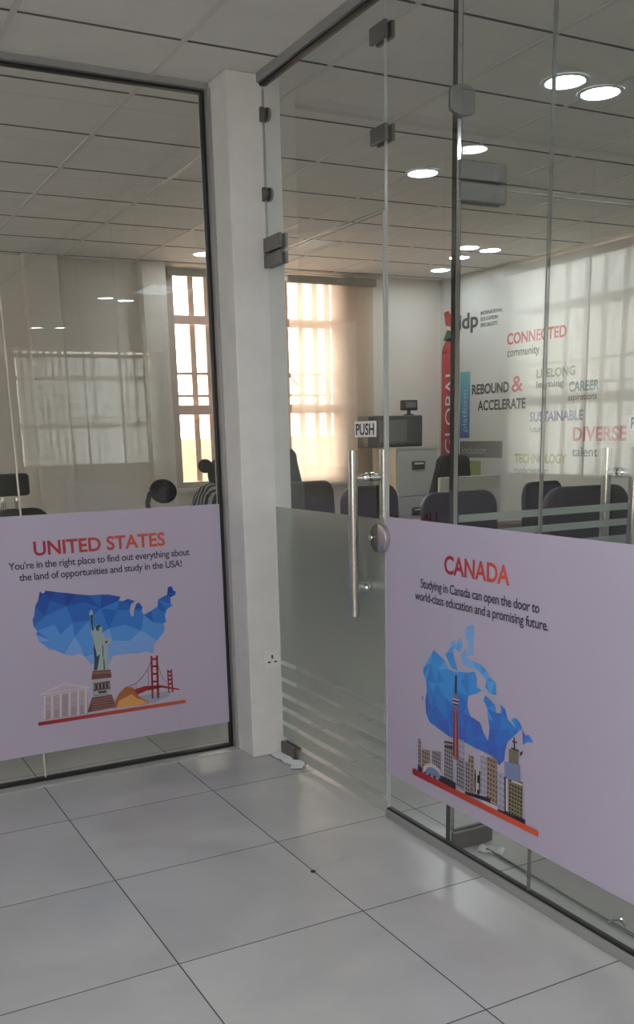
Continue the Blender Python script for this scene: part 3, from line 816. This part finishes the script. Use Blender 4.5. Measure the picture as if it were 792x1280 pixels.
wt('ACCELERATE', 3.824, 3.160, 1.606, .088, Mdk, .014)
wt('SUSTAINABLE', 3.103, 2.461, 1.490, .080, Min, .014); wt('futures', 3.10, 2.895, 1.400, .055, Mdk, 0)
wt('DIVERSE', 2.571, 1.990, 1.326, .112, Mred, .012); wt('talent', 2.571, 2.284, 1.202, .080, Mdk, 0)
wt('TECHNOLOGY', 3.288, 2.634, 1.143, .078, Mye, .012); wt('modernisation', 3.285, 2.849, 1.055, .055, Mdk, 0)
wt('idp', 4.129, 3.835, 2.345, .135, Mdk, .012)
for i, s_ in enumerate(('INTERNATIONAL', 'EDUCATION', 'SPECIALISTS')): wt(s_, 3.80, 3.497 if i == 0 else 3.56, 2.435 - .052 * i, .032, Mdk, .004)
def wpoly(name, pts, m_, lift=0.0):
    return MB().poly([(WX - .0005 - lift, p[0], p[1]) for p in pts]).obj(name, m_, ws)
wpoly('logo_red', [(4.36, 2.52), (4.33, 2.40), (4.24, 2.38), (4.23, 2.47), (4.29, 2.53)], Mred)
wpoly('logo_green', [(4.37, 2.27), (4.30, 2.36), (4.22, 2.33), (4.20, 2.26), (4.28, 2.25)], mat('vinyl_green', s2l((70, 96, 64)), .5))
wpoly('logo_blue', [(4.19, 2.22), (4.21, 2.33), (4.14, 2.36), (4.12, 2.24)], mat('vinyl_navy', s2l((52, 54, 74)), .5))
oc = [(4.39, 1.05), (4.39, 2.14)] + [(4.25 + .14 * cos(a), 2.14 + .14 * sin(a)) for a in [pi * (1 - k / 12) for k in range(1, 12)]] + [(4.11, 2.14), (4.11, 1.05)]
wpoly('red_banner', oc, grad_mat('banner_print', 'z', 1.1, 2.25, s2l((160, 34, 76)), s2l((196, 70, 66))))
text('banner_word', 'GLOBAL', ws, M_white, (WX - .0012, 4.19, 1.22), (0, 0, 1), (0, 1, 0), .80, .145, .0)
wpoly('blue_banner', [(4.095, 1.36), (4.095, 1.96), (3.94, 1.96), (3.94, 1.36)], grad_mat('banner_blue', 'z', 1.36, 1.96, s2l((66, 88, 160)), s2l((104, 176, 178))))
text('banner_word', 'platform', ws, mat('vinyl_pale', s2l((150, 190, 210)), .5), (WX - .0012, 3.985, 1.42), (0, 0, 1), (0, 1, 0), .38, .075, .004)
wpoly('grey_banner', [(4.085, 1.18), (4.085, 1.33), (3.457, 1.33), (3.457, 1.18)], grad_mat('banner_grey', 'y', 4.08, 3.45, s2l((92, 92, 96)), s2l((140, 140, 142))))
text('banner_word', 'inclusion', ws, mat('vinyl_silver', s2l((176, 176, 178)), .5), (WX - .0012, 4.05, 1.215), LU, (0, 0, 1), .36, .075, .004)
wpoly('green_square', [(3.993, .98), (3.993, 1.152), (3.762, 1.152), (3.762, .98)], mat('vinyl_lime', s2l((150, 166, 110)), .5))

# ------------------------------------------------------------------ ceiling downlights
M_emit = mat('lit_diffuser', (.9, .9, .9), .4, emit=(.86, .95, 1.0), estr=52)
M_trim = mat('white_trim_ring', (.75, .75, .75), .4)
def make_light():
    r = empty('ceiling_downlight', (0, 0, 0))
    b = MB(); n = 28
    bm = b.bm; prof = [(.098, 0), (.098, -.004), (.090, -.007), (.082, -.006), (.078, -.002), (.078, 0)]
    rings = [[bm.verts.new((q[0] * cos(2 * pi * k / n), q[0] * sin(2 * pi * k / n), q[1])) for k in range(n)] for q in prof]
    for A, B in zip(rings, rings[1:]):
        for k in range(n): bm.faces.new((A[k], A[(k + 1) % n], B[(k + 1) % n], B[k]))
    b.obj('trim_ring', M_trim, r, world=False, smooth=True)
    MB().cyl((0, 0, -.0035), (0, 0, -.0005), .079, n=28).obj('diffuser', M_emit, r, world=False)
    return r
L0 = make_light()
for i, (x, y, lab) in enumerate((
        (2.253, -.137, 'larger bright downlight, left one of the overlapping pair high on the right'),
        (2.490, -.094, 'bright downlight, right one of the overlapping pair high on the right'),
        (2.519, 1.272, 'single downlight between the push door edge and the steel jamb'),
        (4.119, 2.966, 'left lamp of the close downlight pair above the lettered wall'),
        (4.356, 2.994, 'right lamp of the close downlight pair above the lettered wall'),
        (4.315, 3.345, 'small downlight just behind the close pair, beside the steel jamb'),
        (4.532, 3.913, 'farthest downlight near the corner of the far wall and lettered wall'),
        (2.286, 3.9, 'downlight above the bare window left of the white column'),
        (2.25, -2.80, 'ceiling downlight of the side room, left of a pair, outside the view'),
        (2.49, -2.76, 'ceiling downlight of the side room, right of a pair, outside the view'),
        (2.248, -5.45, 'downlight reflected in the left pane, left one of the nearer pair'),
        (2.490, -5.56, 'downlight reflected in the left pane, right one of the nearer pair'),
        (2.168, -8.20, 'downlight reflected in the left pane, left one of the farther pair'),
        (2.450, -8.13, 'downlight reflected in the left pane, right one of the farther pair'))):
    o = L0 if i == 0 else copy_tree(L0)
    o.location = (x, y, H - .0005); tag(o, lab, 'ceiling light', 'round ceiling downlights')

# ------------------------------------------------------------------ furniture behind the glass
def visitor_chair():
    r = empty('visitor_chair', (0, 0, 0))
    L = lambda b, n, m_, p=r: b.obj(n, m_, p, world=False, smooth=True)
    bk = MB(); bk.slab(rrect(.60, .62, .11, 6, .05), (0, -.235, .74), (1, 0, 0), (0, .10, 1), (0, -1, .1), .09, .028); L(bk, 'backrest', M_leather)
    st = MB(); st.box(-.27, .27, -.20, .30, .385, .485, .04, 4); L(st, 'seat', M_leather)
    for s_ in (-1, 1):
        a = MB(); a.box(s_ * .31 - .035, s_ * .31 + .035, -.22, .22, .62, .665, .018, 3); L(a, 'armrest', M_leather)
        for y in (-.24, .24):
            g_ = MB(); g_.tube([(s_ * .30, y, 0), (s_ * .30, y, .40), (s_ * .30, y * .9, .63)], .014, 10); L(g_, 'leg', M_plastic)
    fr_ = MB(); fr_.tube([(-.30, -.24, .40), (.30, -.24, .40), (.30, .24, .40), (-.30, .24, .40), (-.30, -.24, .40)], .013, 8); L(fr_, 'seat_frame', M_plastic)
    return r
def place_chair(proto, px, py, y, top, sc, rz, label, first=False, cat='chair', group='black leather visitor chairs'):
    """centre of the top edge seen at px,py at depth y; scaled so that its top matches"""
    p = at(px, py, 'y', y)
    o = proto if first else copy_tree(proto)
    s_ = p.z / top; o.scale = (sc, sc, s_) ; o.location = (p.x, y, 0); o.rotation_euler = (0, 0, rz)
    tag(o, label, cat, group); return o
V = visitor_chair(); VT = 1.06
place_chair(V, 701, 604, 1.20, VT, 1.0, radians(-6), 'black leather chair right of the desk, nearest to the door handle on the right', True)
place_chair(V, 655, 600, 1.95, VT, .66, radians(8), 'black chair half hidden behind the right-hand leather chair, its top catching light')
place_chair(V, 549, 611, 1.95, VT, .95, radians(-4), 'wide black leather chair in front of the grey filing cabinet')
place_chair(V, 440, 605, 2.1, VT, .74, radians(5), 'black leather chair just behind the vertical pull handle')
place_chair(V, 366, 600, 3.45, VT, .80, radians(4), 'black leather chair partly hidden by the white column, below the sheer blind')

def office_chair(head, back, loc, rz, label, zs=1.0, arms=True):
    r = empty('office_chair', loc, rz); r.scale = (1, 1, zs)
    L = lambda b, n, m_, p=r: b.obj(n, m_, p, world=False, smooth=True)
    b = MB(); b.cyl((0, 0, .07), (0, 0, .13), .035, .03)
    for k in range(5):
        a = 2 * pi * k / 5 + .3; b.tube([(0, 0, .10), (.16 * cos(a), .16 * sin(a), .095), (.29 * cos(a), .29 * sin(a), .065)], [.026, .022, .015], 8)
    base = L(b, 'star_base', M_plastic)
    for k in range(5):
        a = 2 * pi * k / 5 + .3; c = Vector((.29 * cos(a), .29 * sin(a), .028)); t = Vector((-sin(a), cos(a), 0))
        w_ = MB(); w_.cyl(c - t * .024, c + t * .024, .028, n=14, bev=.004); L(w_, 'caster', M_plastic, base)
    b = MB(); b.cyl((0, 0, .12), (0, 0, .41), .022); L(b, 'gas_lift', M_steel)
    b = MB(); b.box(-.245, .245, -.22, .26, .41, .49, .035, 4); L(b, 'seat', M_fabric)
    if back == 'taper':
        ol = [(-.27, -.30), (.27, -.30), (.235, .0), (.17, .26)] + [(.17 - .08 + .08 * cos(a), .28 + .08 * sin(a)) for a in (0, .5, 1.0, 1.5)] + [(-.17 + .08 - .08 * cos(a), .28 + .08 * sin(a)) for a in (1.5, 1.0, .5, 0)] + [(-.17, .26), (-.235, 0)]
        b = MB(); b.slab(ol, (0, -.245, .86), (1, 0, 0), (0, -.10, 1), (0, -1, -.1), .06, .02); L(b, 'backrest', M_fabric)
    else:
        hb = .54; zc = .76
        b = MB(); b.slab(rrect(.46, hb, .10, 6, .07), (0, -.245, zc), (1, 0, 0), (0, -.08, 1), (0, -1, -.08), .045, .014); L(b, 'backrest', M_fabric)
    b = MB(); b.tube([(0, 0, .40), (0, -.22, .42), (0, -.30, .52), (0, -.31, .75)], .022, 8); L(b, 'back_spine', M_plastic)
    if arms:
        for s_ in (-1, 1):
            b = MB(); b.tube([(s_ * .22, .0, .44), (s_ * .29, .0, .46), (s_ * .29, .0, .65)], .016, 8); b.box(s_ * .29 - .035, s_ * .29 + .035, -.13, .13, .645, .675, .012); L(b, 'armrest', M_plastic)
    if head == 'block':
        b = MB(); b.slab(rrect(.235, .125, .022, 5), (0, -.262, 1.163), (1, 0, 0), (0, -.05, 1), (0, -1, 0), .065, .016); h_ = L(b, 'headrest', M_fabric)
        for s_ in (-1, 1):
            q = MB(); q.box(s_ * .042 - .016, s_ * .042 + .016, -.302, -.285, 1.0, 1.11, .003); L(q, 'headrest_post', M_chrome, r)
    elif head == 'round':
        b = MB(); b.ball((0, -.215, 1.14), .105, .045, .068); h_ = L(b, 'headrest', M_fabric)
        q = MB(); q.tube([(0, -.29, .98), (0, -.325, 1.03), (0, -.335, 1.08), (0, -.315, 1.13), (0, -.25, 1.16)], .014, 10); L(q, 'headrest_bracket', M_plastic)
    return tag(r, label, 'office chair', 'black office chairs')

p = at(6, 592, 'y', 2.3)
office_chair('block', 'plain', (p.x, 2.3 + .28, 0), radians(2), 'black office chair with block headrest on two silver posts, at the left edge', p.z / 1.227)
p = at(217, 597, 'y', 1.75)
office_chair('round', 'plain', (p.x + .12, 1.75 + .05, 0), radians(-68), 'black office chair with round headrest on a curved bracket, left of the column', p.z / 1.212)
p = at(561, 568, 'y', 3.15)
office_chair(None, 'taper', (p.x, 3.15 + .27, 0), radians(3), 'black high-back office chair behind the cream monitor', p.z / 1.215)
p = at(352, 560, 'y', 3.85)
office_chair(None, 'taper', (p.x, 3.85 + .2, 0), radians(-18), 'dark high-back office chair in front of the sheer blind, mostly behind the column', p.z / 1.215)

# filing cabinet with the black printer and camera on it
cy = 3.90; ct = 1.295; cx0 = at(496, 600, 'y', cy).x; cx1 = at(548, 600, 'y', cy).x
cab = empty('filing_cabinet', ((cx0 + cx1) / 2, cy + .24, 0))
tag(cab, 'grey steel filing cabinet with beige side standing against the far wall', 'cabinet')
b = MB(); b.box(cx0, cx1, cy + .02, YN - .10, 0, ct - .02, .004); b.obj('carcass', M_cabs, cab)
b = MB(); b.box(cx0 - .004, cx1 + .004, cy - .002, YN - .098, ct - .022, ct, .004); b.obj('top', M_cabf, cab)
for i in range(3):
    z1 = ct - .03 - i * .415; z0 = z1 - .405
    d = MB().box(cx0 + .012, cx1 - .012, cy, cy + .022, z0, z1, .004).obj('drawer', M_cabf, cab)
    xm = (cx0 + cx1) / 2
    h_ = MB(); h_.box(xm - .07, xm + .07, cy - .012, cy + .002, z1 - .17, z1 - .095, .006); h_.obj('drawer_handle', M_plastic, d)
    h_ = MB(); h_.box(xm - .05, xm + .05, cy - .016, cy - .011, z1 - .125, z1 - .108, .002); h_.obj('label_holder', M_chrome, d)
py_ = 4.12
a0 = at(460, 555, 'y', py_).x; a1 = at(528, 555, 'y', py_).x; zt = at(510, 519, 'y', py_).z
pr = empty('printer', ((a0 + a1) / 2, py_ + .1, ct))
tag(pr, 'dark grey boxy printer standing on top of the filing cabinet', 'printer')
M_dg = mat('dark_grey_plastic', (.045, .045, .05), .35)
MB().box(a0, a1, py_, YN - .11, ct + .001, zt, .014, 3).obj('housing', M_dg, pr)
MB().box(a0 + .12, a1 - .18, py_ - .008, py_ + .01, ct + .05, zt - .04, .004).obj('front_panel', mat('mid_grey_plastic', (.12, .12, .125), .3), pr)
MB().box(a0 + .02, a1 - .02, py_ - .004, py_ + .01, ct + .012, ct + .03, .003).obj('paper_slot', M_plastic, pr)
MB().cyl((a0 + .20, py_ - .012, zt - .06), (a0 + .20, py_ - .006, zt - .06), .010, n=14).obj('power_button', M_white, pr)
c0 = at(504, 500, 'y', py_ + .06); c1 = at(522, 518, 'y', py_ + .06)
wc = empty('desk_camera', ((c0.x + c1.x) / 2, py_ + .1, zt))
tag(wc, 'small square black camera on a stub stand on the printer', 'camera')
xm = (c0.x + c1.x) / 2
MB().box(c0.x, c1.x, py_ + .06, py_ + .12, zt + .045, c0.z, .010, 3).obj('camera_head', M_plastic, wc)
MB().box(c0.x + .025, c1.x - .025, py_ + .055, py_ + .062, zt + .07, c0.z - .02, .004).obj('screen', mat('grey_glass', (.16, .16, .17), .2), wc)
b = MB(); b.cyl((xm, py_ + .09, zt + .001), (xm, py_ + .09, zt + .012), .05, .045); b.cyl((xm, py_ + .09, zt + .01), (xm, py_ + .09, zt + .05), .018); b.obj('stand', M_plastic, wc)

# desk with the back of a cream monitor
dx = at(586, 640, 'y', 2.55).x
desk = empty('desk', (dx, 2.65, 0)); tag(desk, 'laminate desk under the cream monitor, mostly hidden behind leather chairs', 'desk')
MB().box(dx - .7, dx + .7, 2.33, 2.97, .715, .745, .004).obj('desktop', M_wood, desk)
for s_ in (-1, 1): MB().box(dx + s_ * .66 - .015, dx + s_ * .66 + .015, 2.36, 2.94, 0, .715).obj('side_panel', M_wood, desk)
MB().box(dx - .64, dx + .64, 2.42, 2.44, .25, .715).obj('modesty_panel', M_wood, desk)
a0 = at(550, 597, 'y', 2.5); a1 = at(625, 600, 'y', 2.5)
mon = empty('monitor', ((a0.x + a1.x) / 2, 2.55, .745)); tag(mon, 'cream monitor seen from behind, between the leather chairs', 'monitor')
xm = (a0.x + a1.x) / 2
MB().slab(rrect(a1.x - a0.x, a0.z - .80, .015, 4), (xm, 2.5, (a0.z + .80) / 2), (1, 0, 0), (0, 0, 1), (0, 1, 0), .035, .006).obj('housing', M_cream, mon)
MB().slab(rrect(a1.x - a0.x - .03, a0.z - .83, .008, 3), (xm, 2.536, (a0.z + .80) / 2), (1, 0, 0), (0, 0, 1), (0, 1, 0), .003).obj('screen', M_plastic, mon)
b = MB(); b.box(xm - .03, xm + .03, 2.535, 2.56, .75, .85, .005); b.box(xm - .11, xm + .11, 2.49, 2.65, .746, .757, .004); b.obj('stand', M_cream, mon)

# ------------------------------------------------------------------ seated person behind the left pane
def skin(pts, edges, radii, sub=2):
    me = bpy.data.meshes.new('sk'); me.from_pydata([Vector(p) for p in pts], edges, []); me.update()
    o = bpy.data.objects.new('sk', me); COL.objects.link(o)
    md_ = o.modifiers.new('s', 'SKIN'); md_.use_smooth_shade = True
    for i, r_ in enumerate(radii):
        v = me.skin_vertices[0].data[i]; v.radius = r_ if isinstance(r_, tuple) else (r_, r_); v.use_root = (i == 0)
    ss = o.modifiers.new('u', 'SUBSURF'); ss.levels = sub; ss.render_levels = sub
    dg = bpy.context.evaluated_depsgraph_get(); dg.update()
    out = bpy.data.meshes.new_from_object(o.evaluated_get(dg))
    bpy.data.objects.remove(o); bpy.data.meshes.remove(me)
    return out
def merge(name, meshes, material, parent):
    b = bmesh.new()
    for m_ in meshes: b.from_mesh(m_); bpy.data.meshes.remove(m_)
    me = bpy.data.meshes.new(name); b.to_mesh(me); b.free(); me.materials.clear(); me.materials.append(material)
    for p_ in me.polygons: p_.use_smooth = True; p_.material_index = 0
    o = bpy.data.objects.new(name, me); COL.objects.link(o); o.parent = parent
    return o
M_skin = mat('brown_skin', (.20, .105, .065), .5)
M_hair = mat('black_hair', (.006, .005, .005), .55, bump=.3, nscale=60)
def pattern_mat():
    m = mat('black_white_pattern', (.1, .1, .1), .8); nt = m.node_tree; b = nt.nodes['Principled BSDF']; L = nt.links.new
    tc = nt.nodes.new('ShaderNodeTexCoord'); wv = nt.nodes.new('ShaderNodeTexWave'); wv.inputs['Scale'].default_value = 7; wv.inputs['Distortion'].default_value = 9; wv.inputs['Detail'].default_value = 1.5
    L(tc.outputs['Object'], wv.inputs['Vector'])
    r = nt.nodes.new('ShaderNodeValToRGB'); r.color_ramp.elements[0].position = .46; r.color_ramp.elements[0].color = (.012, .012, .014, 1); r.color_ramp.elements[1].position = .54; r.color_ramp.elements[1].color = (.34, .34, .36, 1)
    L(wv.outputs['Fac'], r.inputs[0]); L(r.outputs[0], b.inputs['Base Color'])
    return m
PYY = 2.75
bp_ = at(255, 573, 'y', PYY)
ang = radians(-82)
hx = bp_.x + .085
per = empty('person', (hx, PYY, 0), ang); per.scale = (1, 1, bp_.z / 1.275)
tag(per, 'seated person with dark hair in a bun and black-and-white patterned top', 'person')
sp = [(0, 0, .53), (0, -.05, .67), (0, -.085, .83), (0, -.075, .985), (0, -.03, 1.05), (0, .015, 1.085), (0, .04, 1.13)]
arm = lambda s_: [(s_ * .10, -.06, .985), (s_ * .185, -.04, .965), (s_ * .22, .02, .82), (s_ * .22, .09, .69), (s_ * .19, .22, .69), (s_ * .16, .33, .71), (s_ * .155, .37, .712)]
leg = lambda s_: [(s_ * .095, .03, .51), (s_ * .11, .22, .52), (s_ * .115, .42, .52), (s_ * .115, .45, .40), (s_ * .115, .43, .22), (s_ * .115, .42, .09), (s_ * .115, .50, .04), (s_ * .115, .56, .03)]
pts = list(sp); ed = [(i, i + 1) for i in range(6)]; rad = [(.11, .085), (.115, .085), (.125, .095), (.12, .085), (.075, .06), (.05, .05), (.055, .06)]
for s_ in (-1, 1):
    b0 = len(pts); pts += arm(s_); ed.append((3, b0)); ed += [(b0 + i, b0 + i + 1) for i in range(6)]; rad += [.07, .055, .046, .038, .034, .026, .022]
    b0 = len(pts); pts += leg(s_); ed.append((0, b0)); ed += [(b0 + i, b0 + i + 1) for i in range(7)]; rad += [.075, .075, .066, .06, .05, .036, .036, .028]
ms = [skin(pts, ed, rad)]
for s_ in (-1, 1):                                   # palm with four fingers and a thumb
    base = Vector((s_ * .155, .375, .712))
    ms.append(skin([base + Vector((0, -.03, 0)), base + Vector((0, .02, 0)), base + Vector((0, .05, -.004))], [(0, 1), (1, 2)], [(.022, .016), (.036, .014), (.036, .012)]))
    for k, (ox, ln) in enumerate(((-.028, .066), (-.009, .076), (.010, .070), (.028, .054))):
        q = base + Vector((ox, .045, -.002)); ms.append(skin([q, q + Vector((0, ln * .45, 0)), q + Vector((0, ln * .75, -.010)), q + Vector((0, ln, -.026))], [(0, 1), (1, 2), (2, 3)], [.009, .0085, .008, .007]))
    q = base + Vector((-s_ * .028, .0, 0)); ms.append(skin([q, q + Vector((-s_ * .022, .022, -.006)), q + Vector((-s_ * .026, .05, -.014))], [(0, 1), (1, 2)], [.012, .010, .008]))
hd_ = bmesh.new(); bmesh.ops.create_uvsphere(hd_, u_segments=32, v_segments=24, radius=1)
for v in hd_.verts:
    x, y, z = v.co
    jaw = 1 - .28 * max(0, -z) ** 1.3
    v.co = Vector((x * .074 * jaw, y * .094 * (1 - .12 * max(0, -z)) + (.008 if y > 0 else 0), z * .112))
    if y > .5:
        g_ = math.exp(-(x / .16) ** 2)
        v.co.y += .022 * g_ * math.exp(-((z + .10) / .20) ** 2)          # nose
        v.co.y += .008 * math.exp(-(x / .35) ** 2) * math.exp(-((z + .48) / .10) ** 2)   # lips
        v.co.y -= .010 * math.exp(-((abs(x) - .38) / .16) ** 2) * math.exp(-((z - .04) / .12) ** 2)   # eye sockets
    v.co += Vector((0, .055, 1.155))
hm = bpy.data.meshes.new('h'); hd_.to_mesh(hm); hd_.free(); ms.append(hm)
for s_ in (-1, 1):
    e_ = bmesh.new(); bmesh.ops.create_uvsphere(e_, u_segments=12, v_segments=8, radius=1)
    bmesh.ops.transform(e_, matrix=Matrix.Translation((s_ * .074, .045, 1.15)) @ Matrix.Diagonal((.010, .018, .030, 1)), verts=e_.verts[:])
    em = bpy.data.meshes.new('e'); e_.to_mesh(em); e_.free(); ms.append(em)
body = merge('body', ms, M_skin, per)
for s_ in (-1, 1):
    b = MB(); b.ball((s_ * .029, .134, 1.160), .012, .008, .007, 12); ey = b.obj('eye', mat('eye_white', (.7, .7, .68), .2), body, world=False, smooth=True)
    b = MB(); b.ball((s_ * .029, .1395, 1.160), .0055, .004, .0055, 10); b.obj('iris', M_plastic, ey, world=False, smooth=True)
b = MB(); b.ball((0, .140, 1.098), .022, .008, .007, 14); b.obj('mouth', mat('lips', (.20, .06, .05), .4), body, world=False, smooth=True)
hb = bmesh.new(); bmesh.ops.create_uvsphere(hb, u_segments=28, v_segments=20, radius=1)
bmesh.ops.delete(hb, geom=[v for v in hb.verts if v.co.y > .45 - .5 * max(0, v.co.z) * -1 and v.co.z < .55 or v.co.z < -.62], context='VERTS')
bmesh.ops.transform(hb, matrix=Matrix.Translation((0, .045, 1.162)) @ Matrix.Diagonal((.086, .104, .120, 1)), verts=hb.verts[:])
hh = bpy.data.meshes.new('hh'); hb.to_mesh(hh); hb.free()
bn = MB(); bn.ball((0, -.085, 1.225), .050, .050, .048); bo = bn.obj('bun_tmp', M_hair, per, world=False); bm_ = bo.data; bpy.data.objects.remove(bo)
merge('hair', [hh, bm_], M_hair, per)
ti = [0, 1, 2, 3, 4, 5]; pts2 = [sp[i] for i in ti]; ed2 = [(i, i + 1) for i in range(5)]; rad2 = [(.165, .125), (.14, .11), (.15, .12), (.15, .118), (.108, .095), (.072, .068)]
for s_ in (-1, 1):
    b0 = len(pts2); pts2 += arm(s_)[:5]; ed2.append((3, b0)); ed2 += [(b0 + i, b0 + i + 1) for i in range(4)]; rad2 += [.082, .068, .060, .052, .046]
merge('patterned_top', [skin(pts2, ed2, rad2)], pattern_mat(), per)
pts3 = [sp[0], (0, -.03, .62)]; ed3 = [(0, 1)]; rad3 = [(.17, .13), (.145, .115)]
for s_ in (-1, 1):
    b0 = len(pts3); pts3 += leg(s_)[:6]; ed3.append((0, b0)); ed3 += [(b0 + i, b0 + i + 1) for i in range(5)]; rad3 += [.105, .095, .08, .07, .062, .055]
merge('trousers', [skin(pts3, ed3, rad3)], M_fabric, per)
for s_ in (-1, 1):
    merge('shoe', [skin([(s_ * .115, .40, .05), (s_ * .115, .47, .045), (s_ * .115, .57, .032)], [(0, 1), (1, 2)], [(.042, .042), (.045, .040), (.036, .028)])], M_plastic, per)
office_chair(None, 'plain', (hx, PYY, 0), ang, 'black office chair under the person with a bun, hidden by the lilac poster', .93, False)

# ------------------------------------------------------------------ small things
sk = empty('power_socket', (1.02, CY0, .405)); tag(sk, 'white three-pin power socket low on the white column', 'socket')
f_ = MB().box(.985, 1.068, CY0 - .010, CY0 + .001, .408, .494, .004).obj('faceplate', M_white, sk)
b = MB(); b.box(1.0225, 1.0305, CY0 - .0105, CY0 - .0095, .452, .470); b.box(1.004, 1.018, CY0 - .0105, CY0 - .0095, .434, .441); b.box(1.035, 1.049, CY0 - .0105, CY0 - .0095, .434, .441)
b.obj('pin_hole', M_black, sk)
MB().box(1.053, 1.062, CY0 - .014, CY0 - .009, .468, .484, .001).obj('rocker_switch', M_white, sk)

def paper(name, c, rz, wd, ln, label, z):
    b = MB(); n = 8
    for i in range(n):
        pass
    bm = b.bm; rows = []
    for i in range(n + 1):
        t = i / n; y = (t - .5) * ln; zz = z + .006 * sin(t * 9) ** 2
        rows.append([bm.verts.new((s_ * wd / 2, y, zz + .002 * s_)) for s_ in (-1, 1)])
    for A, B in zip(rows, rows[1:]): bm.faces.new((A[0], A[1], B[1], B[0]))
    o = b.obj(name, M_paper); o.location = (*c, .003); o.rotation_euler = (0, 0, rz)
    sol = o.modifiers.new('sheet', 'SOLIDIFY'); sol.thickness = .0012
    return tag(o, label, 'paper', 'papers at the door foot')
paper('paper_sheet', (1.032, .185), radians(4), .052, .25, 'white folded paper on the floor under the dark door patch', .001)
paper('paper_sheet', (1.045, .085), radians(-38), .055, .11, 'small white paper corner poking out nearer the clear stripes', .004)
paper('paper_sheet', (1.205, -1.06), radians(40), .05, .09, 'pale paper slip on the floor behind the glass under the skyline poster', .001)

b = MB(); cp = [at(x, y, 'z', .006) for x, y in ((608, 1061), (640, 1079), (690, 1109), (735, 1136), (773, 1159), (800, 1176), (860, 1212))]
b.tube(cp, .0035, 8); tag(b.obj('floor_cable', mat('grey_cable', (.2, .22, .2), .5), smooth=True), 'thin grey cable lying along the floor behind the right glass', 'cable')
q = at(771, 1158, 'z', .0)
b = MB(); b.tube([q + Vector((-.015, .02, .006)), q + Vector((-.008, .008, .022)), q + Vector((.008, -.006, .022)), q + Vector((.014, -.02, .006))], .0055, 8)
tag(b.obj('cable_clip', M_chrome, smooth=True), 'small shiny clip over the floor cable near the right edge', 'clip')
q = at(391, 1089, 'z', .004)
b = MB(); b.ball(q, .009, .006, .004, 10); tag(b.obj('crumb', M_black), 'tiny dark crumb on a floor tile joint', 'crumb')
